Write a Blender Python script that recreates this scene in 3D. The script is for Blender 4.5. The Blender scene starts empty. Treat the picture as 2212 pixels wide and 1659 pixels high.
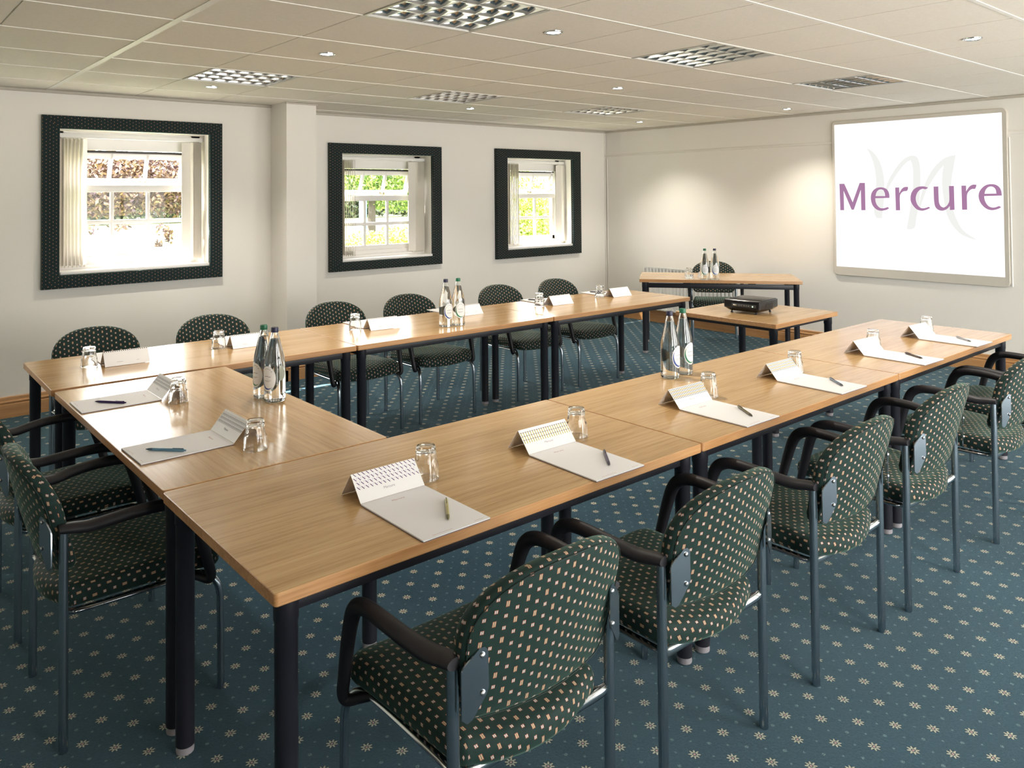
import bpy, bmesh, math, random
from mathutils import Vector, Matrix
random.seed(7)
PI = math.pi
scn = bpy.context.scene
COL = scn.collection

# ------------------------------------------------------------------ helpers
class MB:
    """collects shapes into one mesh"""
    def __init__(self):
        self.bm = bmesh.new(); self.uv = self.bm.loops.layers.uv.new('UVMap'); self.m = 0
    def face(self, pts, uvs=None, m=None):
        vs = [self.bm.verts.new(p) for p in pts]
        try: f = self.bm.faces.new(vs)
        except ValueError: return None
        f.material_index = self.m if m is None else m
        if uvs:
            for l, u in zip(f.loops, uvs): l[self.uv].uv = u
        return f
    def box(self, c, s, bev=0.0, rot=None, seg=2):
        r = bmesh.ops.create_cube(self.bm, size=1.0)
        vs = r['verts']
        mt = Matrix.Translation(c)
        if rot is not None: mt = mt @ rot.to_4x4()
        mt = mt @ Matrix.Diagonal((s[0], s[1], s[2], 1))
        bmesh.ops.transform(self.bm, matrix=mt, verts=vs)
        fs = set(f for v in vs for f in v.link_faces)
        for f in fs: f.material_index = self.m
        if bev > 0:
            es = list(set(e for v in vs for e in v.link_edges))
            r2 = bmesh.ops.bevel(self.bm, geom=es, offset=bev, segments=seg, affect='EDGES', profile=0.5)
            for f in r2['faces']: f.material_index = self.m
        return fs
    def ring(self, pts): return [self.bm.verts.new(p) for p in pts]
    def bridge(self, a, b, m=None, closed=True):
        n = len(a)
        for i in range(n if closed else n - 1):
            j = (i + 1) % n
            try:
                f = self.bm.faces.new((a[i], a[j], b[j], b[i])); f.material_index = self.m if m is None else m
            except ValueError: pass
    def cap(self, r, flip=False, m=None):
        try:
            f = self.bm.faces.new(r[::-1] if flip else r); f.material_index = self.m if m is None else m
        except ValueError: pass
    def tube(self, pts, r, seg=12, caps=True, up=(0, 0, 1)):
        """sweep an ellipse; r = radius, (side, up) pair, or a list of those per point"""
        P = [Vector(p) for p in pts]; n = len(P)
        R = r if isinstance(r, list) else [r] * n
        R = [(q, q) if not isinstance(q, (tuple, list)) else q for q in R]
        T = []
        for i in range(n):
            t = (P[min(i + 1, n - 1)] - P[max(i - 1, 0)]); T.append(t.normalized())
        u = Vector(up)
        if abs(T[0].dot(u)) > 0.95: u = Vector((1, 0, 0)) if abs(T[0].x) < .9 else Vector((0, 1, 0))
        prev = None; rings = []
        for i in range(n):
            t = T[i]
            if prev is None: s = t.cross(u).normalized()
            else:
                s = prev - t * prev.dot(t)
                s = s.normalized()
            prev = s; w = s.cross(t).normalized()
            rings.append(self.ring([P[i] + s * R[i][0] * math.cos(2 * PI * k / seg) + w * R[i][1] * math.sin(2 * PI * k / seg) for k in range(seg)]))
        for i in range(n - 1): self.bridge(rings[i], rings[i + 1])
        if caps: self.cap(rings[0], True); self.cap(rings[-1])
    def lathe(self, prof, seg=32, c=(0, 0, 0), wave=None, caps=True):
        """prof: (r, z) list; wave(r, z, ang) -> r"""
        rings = []
        for (r, z) in prof:
            rr = []
            for k in range(seg):
                a = 2 * PI * k / seg; q = wave(r, z, a) if wave else r
                rr.append((c[0] + q * math.cos(a), c[1] + q * math.sin(a), c[2] + z))
            rings.append(self.ring(rr))
        for i in range(len(rings) - 1): self.bridge(rings[i], rings[i + 1])
        if caps:
            if prof[0][0] > 1e-5: self.cap(rings[0], True)
            if prof[-1][0] > 1e-5: self.cap(rings[-1])
    def prism(self, poly, ext, mat=None):
        """poly: list of 3D points, ext: extrusion vector"""
        e = Vector(ext); a = self.ring(poly); b = self.ring([Vector(p) + e for p in poly])
        self.cap(a, True); self.cap(b); self.bridge(a, b)
    def build(self, name, mats, parent=None, smooth=35, weld=True):
        bm = self.bm
        if weld: bmesh.ops.remove_doubles(bm, verts=bm.verts, dist=1e-6)
        bmesh.ops.recalc_face_normals(bm, faces=bm.faces)
        me = bpy.data.meshes.new(name); bm.to_mesh(me); bm.free()
        for m in (mats if isinstance(mats, (list, tuple)) else [mats]): me.materials.append(m)
        if smooth:
            me.polygons.foreach_set('use_smooth', [True] * len(me.polygons))
            me.set_sharp_from_angle(angle=math.radians(smooth))
        return link(name, me, parent)

def link(name, data, parent=None):
    o = bpy.data.objects.new(name, data); COL.objects.link(o)
    if parent is not None: o.parent = parent
    return o
def tag(o, label=None, cat=None, group=None, kind=None):
    if label: o['label'] = label
    if cat: o['category'] = cat
    if group: o['group'] = group
    if kind: o['kind'] = kind
    return o
def thing(name, label, cat, loc=(0, 0, 0), rz=0.0, group=None):
    o = link(name, None); o.location = loc; o.rotation_euler = (0, 0, rz)
    return tag(o, label, cat, group)
def dup(root, loc, rz, label):
    """copy of a thing with copies of its parts and sub-parts"""
    r = root.copy(); COL.objects.link(r); r.location = loc; r.rotation_euler = (0, 0, rz); r['label'] = label
    for ch in list(root.children):
        c = ch.copy(); COL.objects.link(c); c.parent = r
        for g in list(ch.children):
            d = g.copy(); COL.objects.link(d); d.parent = c
    return r
def struct(name, mb, mats, smooth=35, parent=None):
    o = mb.build(name, mats, parent, smooth)
    if parent is None: o['kind'] = 'structure'
    return o

# ------------------------------------------------------------------ materials
def newmat(name):
    m = bpy.data.materials.new(name); m.use_nodes = True
    nt = m.node_tree; b = nt.nodes['Principled BSDF']
    return m, nt, b
def P(name, col, rough=0.5, metal=0.0, spec=0.5, **kw):
    m, nt, b = newmat(name)
    b.inputs['Base Color'].default_value = (*col, 1); b.inputs['Roughness'].default_value = rough
    b.inputs['Metallic'].default_value = metal; b.inputs['Specular IOR Level'].default_value = spec
    for k, v in kw.items(): b.inputs[k].default_value = v
    return m
class N:
    """small math-node builder"""
    def __init__(self, nt): self.nt = nt
    def v(self, x, node, i):
        if isinstance(x, (int, float)): node.inputs[i].default_value = x
        else: self.nt.links.new(x, node.inputs[i])
    def op(self, o, a, b=None, c=None):
        n = self.nt.nodes.new('ShaderNodeMath'); n.operation = o
        self.v(a, n, 0)
        if b is not None: self.v(b, n, 1)
        if c is not None: self.v(c, n, 2)
        return n.outputs[0]
    def node(self, t, **kw):
        n = self.nt.nodes.new(t)
        for k, v in kw.items(): setattr(n, k, v)
        return n
    def mix(self, f, a, b):
        n = self.nt.nodes.new('ShaderNodeMix'); n.data_type = 'RGBA'
        self.v(f, n, 0)
        for x, i in ((a, 6), (b, 7)):
            if isinstance(x, tuple): n.inputs[i].default_value = (*x, 1)
            else: self.nt.links.new(x, n.inputs[i])
        return n.outputs[2]
    def noise(self, vec, scale, detail=2, rough=.5):
        n = self.nt.nodes.new('ShaderNodeTexNoise'); n.inputs['Scale'].default_value = scale
        n.inputs['Detail'].default_value = detail; n.inputs['Roughness'].default_value = rough
        if vec is not None: self.nt.links.new(vec, n.inputs['Vector'])
        return n.outputs[0]
    def ramp(self, f, stops):
        n = self.nt.nodes.new('ShaderNodeValToRGB'); cr = n.color_ramp
        while len(cr.elements) < len(stops): cr.elements.new(0.5)
        for e, (p, c) in zip(cr.elements, stops): e.position = p; e.color = (*c, 1)
        self.nt.links.new(f, n.inputs[0]); return n.outputs[0]
    def mapping(self, vec, scale=(1, 1, 1), loc=(0, 0, 0)):
        n = self.nt.nodes.new('ShaderNodeMapping'); n.inputs['Scale'].default_value = scale; n.inputs['Location'].default_value = loc
        self.nt.links.new(vec, n.inputs['Vector']); return n.outputs[0]
    def bump(self, h, strength, dist, b):
        n = self.nt.nodes.new('ShaderNodeBump'); n.inputs['Strength'].default_value = strength; n.inputs['Distance'].default_value = dist
        self.nt.links.new(h, n.inputs['Height']); self.nt.links.new(n.outputs[0], b.inputs['Normal'])

def wood_mat(name, c1, c2, c3, axis=0, rough=0.19, spec=.75, coarse=1.0):
    m, nt, b = newmat(name); n = N(nt)
    tc = n.node('ShaderNodeTexCoord'); oi = n.node('ShaderNodeObjectInfo')
    va = n.node('ShaderNodeVectorMath', operation='ADD'); nt.links.new(tc.outputs['Object'], va.inputs[0])
    sc = n.node('ShaderNodeVectorMath', operation='SCALE'); cx = n.node('ShaderNodeCombineXYZ')
    for i in range(3): nt.links.new(oi.outputs['Random'], cx.inputs[i])
    nt.links.new(cx.outputs[0], sc.inputs[0]); sc.inputs['Scale'].default_value = 11.0
    nt.links.new(sc.outputs[0], va.inputs[1])
    s = [70.0 * coarse] * 3; s[axis] = 2.2
    g = n.noise(n.mapping(va.outputs[0], s), 1.0, 4, .6)
    s2 = [14.0 * coarse] * 3; s2[axis] = 1.0
    g2 = n.noise(n.mapping(va.outputs[0], s2), 1.0, 3, .55)
    s3 = [330.0 * coarse] * 3; s3[axis] = 16.0
    g3 = n.noise(n.mapping(va.outputs[0], s3), 1.0, 2, .5)
    t = n.op('ADD', n.op('MULTIPLY', g, .5), n.op('ADD', n.op('MULTIPLY', g2, .3), n.op('MULTIPLY', g3, .2)))
    col = n.ramp(t, [(.36, c1), (.5, c2), (.64, c3)])
    nt.links.new(col, b.inputs['Base Color'])
    b.inputs['Roughness'].default_value = rough; b.inputs['Specular IOR Level'].default_value = spec
    n.bump(t, .05, .002, b)
    return m

M = {}
M['wall'] = P('wall paint', (.84, .81, .755), .7, 0, .2)
M['wall2'] = P('white gloss paint', (.86, .84, .82), .35, 0, .4)
M['white'] = P('white plastic', (.84, .83, .80), .4)
M['oak_top'] = wood_mat('oak laminate', (.41, .235, .098), (.55, .348, .162), (.645, .43, .215), 0)
M['oak_top_y'] = wood_mat('oak laminate cross', (.41, .235, .098), (.55, .348, .162), (.645, .43, .215), 0, coarse=.9)
M['oak_edge'] = wood_mat('oak lipping', (.38, .18, .06), (.52, .27, .11), (.60, .35, .16), 0, .35)
M['oak_skirt'] = wood_mat('oak skirting', (.42, .20, .07), (.52, .27, .105), (.58, .32, .14), 0, .35, coarse=.5)
M['oak_skirt_y'] = wood_mat('oak skirting y', (.42, .20, .07), (.52, .27, .105), (.58, .32, .14), 1, .35, coarse=.5)
M['black_steel'] = P('black painted steel', (.012, .012, .018), .42, 0, .5)
M['black_plastic'] = P('black arm plastic', (.014, .013, .017), .48, 0, .4)
M['chrome'] = P('chromed steel', (.62, .66, .70), .16, 1.0)
M['leg_steel'] = P('blue grey steel tube', (.40, .46, .52), .24, 1.0)
M['foot'] = P('grey glide', (.30, .28, .30), .5)
M['dark'] = P('dark gap', (.05, .045, .04), .8)
M['paper'] = P('paper', (.84, .83, .84), .6, 0, .2)
M['card'] = P('coated card', (.85, .84, .84), .4, 0, .4)
M['backing'] = P('purple grey board', (.16, .13, .17), .7)
M['print_grey'] = P('grey print', (.35, .33, .37), .6)
M['print_red'] = P('red print', (.45, .18, .2), .6)
M['bottle_blue'] = P('navy cap', (.012, .014, .05), .4)
M['bottle_green'] = P('green cap', (.01, .14, .07), .4)
M['label'] = P('bottle label', (.84, .84, .84), .45)
M['label_back'] = P('label reverse', (.55, .56, .47), .5)
M['label_ink'] = P('label ink', (.04, .04, .06), .5)
M['label_blue'] = P('label blue', (.015, .06, .30), .45)
M['label_green'] = P('label green', (.02, .20, .10), .45)
M['screw'] = P('screw', (.7, .7, .7), .2, 1.0)
M['alu'] = P('louvre aluminium', (.80, .80, .80), .13, 1.0)
M['proj_black'] = P('projector black', (.010, .010, .012), .22)
M['proj_top'] = P('projector top', (.03, .03, .032), .3)
M['proj_grey'] = P('projector sides', (.05, .055, .06), .35)
M['blind'] = P('vertical blind fabric', (.80, .76, .69), .8, 0, .2)
M['board_frame'] = P('board frame', (.62, .58, .51), .4)
M['fixing'] = P('brass fixings', (.35, .30, .22), .35, .6)
def emit(name, col, s):
    m = bpy.data.materials.new(name); m.use_nodes = True; nt = m.node_tree
    nt.nodes.remove(nt.nodes['Principled BSDF']); e = nt.nodes.new('ShaderNodeEmission')
    e.inputs[0].default_value = (*col, 1); e.inputs[1].default_value = s
    nt.links.new(e.outputs[0], nt.nodes['Material Output'].inputs[0]); return m
SCREEN = .52
M['screen'] = emit('projected white', (1, 1, 1), 1.15 * SCREEN)
M['screen_ink'] = emit('projected purple', (.40, .205, .36), 1.0 * SCREEN)
M['screen_grey'] = emit('projected pale grey', (.86, .86, .83), 1.0 * SCREEN)
M['lamp'] = emit('lamp', (1, .95, .86), 14)
M['lamp2'] = emit('pilot light', (.6, 1, .6), 2)
def glass_mat(name, ior=1.47, col=(1, 1, 1), rough=0.0):
    m, nt, b = newmat(name)
    b.inputs['Base Color'].default_value = (*col, 1); b.inputs['Roughness'].default_value = rough
    b.inputs['IOR'].default_value = ior; b.inputs['Transmission Weight'].default_value = 1.0
    return m
M['glass'] = glass_mat('drinking glass', 1.47, (.985, .99, .985))
M['bottle'] = glass_mat('bottle glass', 1.47, (.975, .985, .975))
M['water'] = glass_mat('water', 1.33, (.99, 1, 1))
def pane_mat():
    m = bpy.data.materials.new('window pane'); m.use_nodes = True; nt = m.node_tree
    nt.nodes.remove(nt.nodes['Principled BSDF'])
    t = nt.nodes.new('ShaderNodeBsdfTransparent'); g = nt.nodes.new('ShaderNodeBsdfGlossy'); g.inputs['Roughness'].default_value = .02
    f = nt.nodes.new('ShaderNodeFresnel'); f.inputs[0].default_value = 1.3; mx = nt.nodes.new('ShaderNodeMixShader')
    nt.links.new(f.outputs[0], mx.inputs[0]); nt.links.new(t.outputs[0], mx.inputs[1]); nt.links.new(g.outputs[0], mx.inputs[2])
    nt.links.new(mx.outputs[0], nt.nodes['Material Output'].inputs[0]); return m
M['pane'] = pane_mat()

def carpet_mat():
    m, nt, b = newmat('blue patterned carpet'); n = N(nt)
    tc = n.node('ShaderNodeTexCoord'); sp = n.node('ShaderNodeSeparateXYZ'); nt.links.new(tc.outputs['Object'], sp.inputs[0])
    X, Y = sp.outputs[0], sp.outputs[1]
    def cell(ox, oy, px, py):
        u = n.op('DIVIDE', n.op('SUBTRACT', X, ox), px); v = n.op('DIVIDE', n.op('SUBTRACT', Y, oy), py)
        du = n.op('MULTIPLY', n.op('SUBTRACT', u, n.op('ROUND', u)), px); dv = n.op('MULTIPLY', n.op('SUBTRACT', v, n.op('ROUND', v)), py)
        r = n.op('SQRT', n.op('ADD', n.op('MULTIPLY', du, du), n.op('MULTIPLY', dv, dv)))
        return du, dv, r
    def rosette(ox, oy):
        du, dv, r = cell(ox, oy, .135, .1545)
        a = n.op('ARCTAN2', dv, du)
        lim = n.op('ADD', .0125, n.op('MULTIPLY', .0048, n.op('COSINE', n.op('MULTIPLY', a, 8.0))))
        pet = n.op('MULTIPLY', n.op('LESS_THAN', r, lim), n.op('GREATER_THAN', r, .0062))
        core = n.op('LESS_THAN', r, .0036)
        rim = n.op('LESS_THAN', r, .0165)
        return pet, core, rim
    p1, c1, r1 = rosette(-.75, -.956); p2, c2, r2 = rosette(-.75 + .0675, -.956 + .07725)
    pet = n.op('MAXIMUM', p1, p2); core = n.op('MAXIMUM', c1, c2); rim = n.op('MAXIMUM', r1, r2)
    _, _, s1 = cell(-.75 + .0675, -.956, .135, .1545); _, _, s2 = cell(-.75, -.956 + .07725, .135, .1545)
    _, _, s3 = cell(-.75 + .034, -.956 + .0386, .0675, .07725)
    nz = n.noise(tc.outputs['Object'], 420, 2, .6)
    speck = n.op('MAXIMUM', n.op('LESS_THAN', s1, .0055), n.op('LESS_THAN', s2, .0055))
    speck = n.op('MAXIMUM', speck, n.op('LESS_THAN', s3, .0036))
    speck = n.op('MULTIPLY', speck, n.op('GREATER_THAN', nz, .5))
    pet = n.op('MULTIPLY', pet, n.op('GREATER_THAN', nz, .40))
    fine = n.noise(tc.outputs['Object'], 900, 2, .7); big = n.noise(tc.outputs['Object'], 1.6, 3, .5); mid = n.noise(tc.outputs['Object'], 140, 3, .7)
    f = n.op('ADD', n.op('MULTIPLY', fine, .45), n.op('ADD', n.op('MULTIPLY', mid, .45), n.op('MULTIPLY', big, .10)))
    base = n.ramp(f, [(.30, (.007, .022, .038)), (.5, (.017, .053, .086)), (.70, (.042, .102, .148))])
    col = n.mix(rim, base, (.012, .030, .045))
    col = n.mix(speck, col, (.20, .30, .30)); col = n.mix(pet, col, (.62, .60, .46)); col = n.mix(core, col, (.60, .38, .34))
    nt.links.new(col, b.inputs['Base Color']); b.inputs['Roughness'].default_value = .95; b.inputs['Specular IOR Level'].default_value = .1
    b.inputs['Sheen Weight'].default_value = .35; b.inputs['Sheen Roughness'].default_value = .4; b.inputs['Sheen Tint'].default_value = (.6, .85, .9, 1)
    n.bump(n.op('ADD', fine, mid), .6, .006, b)
    return m
M['carpet'] = carpet_mat()

def fabric_mat(name, cs=.0225, rs=.0267, hw=.0040, tall=.0065, short=.0043, base=((.006, .017, .015), (.014, .038, .032)), fine=True):
    """dark green weave with staggered little barred oblongs, every third one taller; UV in metres"""
    m, nt, b = newmat(name); n = N(nt)
    tc = n.node('ShaderNodeTexCoord'); sp = n.node('ShaderNodeSeparateXYZ'); nt.links.new(tc.outputs['UV'], sp.inputs[0])
    u = n.op('DIVIDE', n.op('ADD', sp.outputs[0], 5.0), cs); ci = n.op('FLOOR', u)
    du = n.op('MULTIPLY', n.op('SUBTRACT', n.op('SUBTRACT', u, ci), .5), cs)
    odd = n.op('MODULO', ci, 2.0)
    v = n.op('ADD', n.op('DIVIDE', n.op('ADD', sp.outputs[1], 5.0), rs), n.op('MULTIPLY', odd, 1.5)); ri = n.op('FLOOR', v)
    dv = n.op('MULTIPLY', n.op('SUBTRACT', n.op('SUBTRACT', v, ri), .5), rs)
    big = n.op('LESS_THAN', n.op('MODULO', ri, 3.0), .5)
    hh = n.op('ADD', short, n.op('MULTIPLY', big, tall - short))
    au, av = n.op('ABSOLUTE', du), n.op('ABSOLUTE', dv)
    mark = n.op('MULTIPLY', n.op('LESS_THAN', au, hw), n.op('LESS_THAN', av, hh))
    inn = n.op('MULTIPLY', n.op('LESS_THAN', au, hw - .0012), n.op('LESS_THAN', av, n.op('SUBTRACT', hh, .0012)))
    bar = n.op('LESS_THAN', n.op('ABSOLUTE', n.op('SUBTRACT', au, .0)), .0007)
    nz = n.noise(tc.outputs['UV'], 1500, 2, .6); nz2 = n.noise(tc.outputs['UV'], 60, 2, .5)
    base_c = n.ramp(n.op('ADD', n.op('MULTIPLY', nz, .6), n.op('MULTIPLY', nz2, .4)), [(.3, base[0]), (.7, base[1])])
    inc = n.mix(big, (.62, .60, .56), (.56, .44, .28))
    c = n.mix(mark, base_c, (.34, .115, .07)); c = n.mix(inn, c, inc); c = n.mix(n.op('MULTIPLY', inn, bar), c, (.10, .06, .05))
    nt.links.new(c, b.inputs['Base Color']); b.inputs['Roughness'].default_value = .72; b.inputs['Specular IOR Level'].default_value = .25
    b.inputs['Sheen Weight'].default_value = .25; b.inputs['Sheen Roughness'].default_value = .4; b.inputs['Sheen Tint'].default_value = (.45, .8, .65, 1)
    n.bump(nz, .25, .001, b)
    return m
M['fabric'] = fabric_mat('green dotted upholstery')
M['fabric_frame'] = fabric_mat('green dotted surround fabric', hw=.0026, tall=.0036, short=.0024, base=((.004, .012, .013), (.008, .024, .025)))

def tile_mat():
    m, nt, b = newmat('ceiling tile'); n = N(nt)
    tc = n.node('ShaderNodeTexCoord')
    a = n.noise(tc.outputs['Object'], 260, 3, .7); c = n.noise(tc.outputs['Object'], 45, 2, .5)
    t = n.op('ADD', n.op('MULTIPLY', a, .75), n.op('MULTIPLY', c, .25))
    nt.links.new(n.ramp(t, [(.3, (.74, .695, .61)), (.7, (.86, .815, .73))]), b.inputs['Base Color'])
    b.inputs['Roughness'].default_value = .9; b.inputs['Specular IOR Level'].default_value = .1
    n.bump(a, .3, .003, b); return m
M['tile'] = tile_mat()
def leaf_mat(name, c1, c2):
    m, nt, b = newmat(name); n = N(nt)
    g = n.node('ShaderNodeNewGeometry')
    nt.links.new(n.ramp(g.outputs['Random Per Island'], [(.1, c1), (.9, c2)]), b.inputs['Base Color'])
    b.inputs['Roughness'].default_value = .5; b.inputs['Subsurface Weight'].default_value = 0
    return m
def noise_mat(name, c1, c2, scale, rough=.8):
    m, nt, b = newmat(name); n = N(nt); tc = n.node('ShaderNodeTexCoord')
    nt.links.new(n.ramp(n.noise(tc.outputs['Object'], scale, 4, .6), [(.35, c1), (.65, c2)]), b.inputs['Base Color'])
    b.inputs['Roughness'].default_value = rough; return m

# ------------------------------------------------------------------ the room
H = 2.351
WL, PF, WR, PX0, PX1, WX = 2.92, 2.60, 3.22, 1.722, 1.995, 6.38   # left wall, pillar front, window wall, pillar sides, board wall
WY, WBX = -5.0, -3.4                                              # unseen walls behind the camera
mb = MB(); mb.face([(WBX, WY, 0), (WX + .1, WY, 0), (WX + .1, WR + .1, 0), (WBX, WR + .1, 0)])
struct('floor', mb, M['carpet'], 0)

LUM = [(1, 1), (4, 1), (7, 1), (1, -3), (4, -3), (7, -3)]         # (i, j) cells; y = -j * .6
lum_cells = {(i, -j - 1) for i, j in LUM}                         # in (ix, iy) of the x/y cell
mb = MB()
for ix in range(-6, 11):
    for iy in range(-9, 6):
        if (ix, iy) in lum_cells: continue
        x0, x1, y0, y1 = max(ix * .6, WBX), min(ix * .6 + .6, WX), max(iy * .6, WY), min(iy * .6 + .6, WR)
        if x1 - x0 < .01 or y1 - y0 < .01: continue
        g = .004
        mb.face([(x0 + g, y0 + g, H), (x0 + g, y1 - g, H), (x1 - g, y1 - g, H), (x1 - g, y0 + g, H)])
        # tegular edge: each tile steps up to the runner
        q = [(x0 + g, y0 + g), (x0 + g, y1 - g), (x1 - g, y1 - g), (x1 - g, y0 + g)]
        for k in range(4):
            a, c = q[k], q[(k + 1) % 4]; mb.face([(a[0], a[1], H), (c[0], c[1], H), (c[0], c[1], H + .02), (a[0], a[1], H + .02)])
mb.box(((WBX + WX) / 2, (WY + WR) / 2, H + .17), (WX - WBX + .4, WR - WY + .6, .02))
struct('ceiling', mb, M['tile'], 0)
mb = MB()
for iy in range(-8, 6):
    y = iy * .6; w = .020 if iy in (-3, -4, -5) else .011
    mb.box(((WBX + WX) / 2, y, H + .0005), (WX - WBX, w, .007))
for ix in range(-5, 11):
    x = ix * .6
    w = .034 if ix == 0 else .0095
    if ix == 0: mb.box((x, (WY + WR) / 2, H + .0005), (w, WR - WY, .008))
    else: mb.box((x, (WY + WR) / 2, H + .010), (w, WR - WY, .006))
struct('trim_1', mb, P('ceiling runner white', (.80, .77, .71), .45))
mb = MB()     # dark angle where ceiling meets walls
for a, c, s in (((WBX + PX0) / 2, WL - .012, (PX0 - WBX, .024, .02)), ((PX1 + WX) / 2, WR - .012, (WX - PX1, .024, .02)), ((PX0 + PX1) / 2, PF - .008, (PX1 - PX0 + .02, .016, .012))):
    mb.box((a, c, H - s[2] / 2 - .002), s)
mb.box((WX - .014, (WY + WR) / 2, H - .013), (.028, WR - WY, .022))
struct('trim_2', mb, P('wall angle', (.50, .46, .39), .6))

def wall_with_holes(name, axis, pos, a0, a1, thick, holes, mat, zt=H + .02):
    """solid wall of real thickness; axis 'x' runs along x at y=pos (thick to +y or -y), holes (a0,a1,z0,z1)"""
    mb = MB()
    xs = sorted(set([a0, a1] + [h[0] for h in holes] + [h[1] for h in holes])); zs = sorted(set([0, zt] + [h[2] for h in holes] + [h[3] for h in holes]))
    for i in range(len(xs) - 1):
        for j in range(len(zs) - 1):
            cx, cz = (xs[i] + xs[i + 1]) / 2, (zs[j] + zs[j + 1]) / 2
            if any(h[0] < cx < h[1] and h[2] < cz < h[3] for h in holes): continue
            s = (xs[i + 1] - xs[i], abs(thick), zs[j + 1] - zs[j])
            if axis == 'x': mb.box((cx, pos + thick / 2, cz), s)
            else: mb.box((pos + thick / 2, cx, cz), (s[1], s[0], s[2]))
    return struct(name, mb, mat, 0)
OPEN = [(.075, 1.178, .985, 2.068), (2.565, 3.640, .907, 1.967), (4.680, 5.745, .915, 1.972)]
D = .30
wall_with_holes('wall_left', 'x', WL, WBX - .2, PX0 + .05, D, [OPEN[0], (-2.50, -1.35, .985, 2.068)], M['wall'])
wall_with_holes('wall_far', 'x', WR, PX1 - .05, WX + .2, D, OPEN[1:], M['wall'])
mb = MB(); mb.box(((PX0 + PX1) / 2, (PF + WR + D) / 2, H / 2 + .01), (PX1 - PX0, WR + D - PF, H + .02)); struct('wall_pillar', mb, M['wall'], 0)
mb = MB(); mb.box((WX + .1, (WY + WR) / 2, H / 2 + .01), (.2, WR - WY + .6, H + .02)); struct('wall_front', mb, M['wall'], 0)
RH = [(-.2, 1.1, .12, 2.20), (1.9, 3.5, .12, 2.20), (4.2, 6.0, .12, 2.20)]  # unseen openings made tall, the first one added, for more light inside
wall_with_holes('wall_right', 'x', WY, WBX - .2, WX + .2, -D, RH, M['wall'])
BH = []
LH = [(-2.50, -1.35, .985, 2.068)]
wall_with_holes('wall_back', 'y', WBX, WY - .3, WL + .3, -.2, BH, M['wall'])

# skirtings: plank, groove, bead, cap
def skirting(name, p0, p1, out, mat, ends=0):
    p0, p1, o = Vector((*p0, 0)), Vector((*p1, 0)), Vector((*out, 0)); mb = MB()
    prof = [(0, 0), (.020, 0), (.020, .092), (.014, .097), (.013, .100), (.019, .104), (.021, .110), (.019, .116), (.013, .121), (.013, .142), (.009, .147), (0, .147)]
    a = mb.ring([p0 + o * q[0] + Vector((0, 0, q[1])) for q in prof]); b = mb.ring([p1 + o * q[0] + Vector((0, 0, q[1])) for q in prof])
    mb.bridge(a, b); mb.cap(a); mb.cap(b, True); return struct(name, mb, mat, 30)
skirting('baseboard_left', (WBX, WL), (PX0, WL), (0, -1), M['oak_skirt'])
skirting('baseboard_pillar', (PX0 - .02, PF), (PX1 + .02, PF), (0, -1), M['oak_skirt'])
skirting('baseboard_pillar_side', (PX0, WL), (PX0, PF - .02), (-1, 0), M['oak_skirt_y'])
skirting('baseboard_far', (PX1, WR), (WX, WR), (0, -1), M['oak_skirt'])
skirting('baseboard_front', (WX, WR), (WX, WY), (-1, 0), M['oak_skirt_y'])
mb = MB(); mb.box((WX - .006, (WY + WR) / 2, 2.038), (.012, WR - WY, .026), .003); mb.box((WX - .004, WR - .03, 1.0), (.008, .012, 2.0), .002)
mb.box((WX - .02, WR - .006, 1.17), (.010, .010, 2.30), .002)
struct('trim_3', mb, M['wall'])

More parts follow.
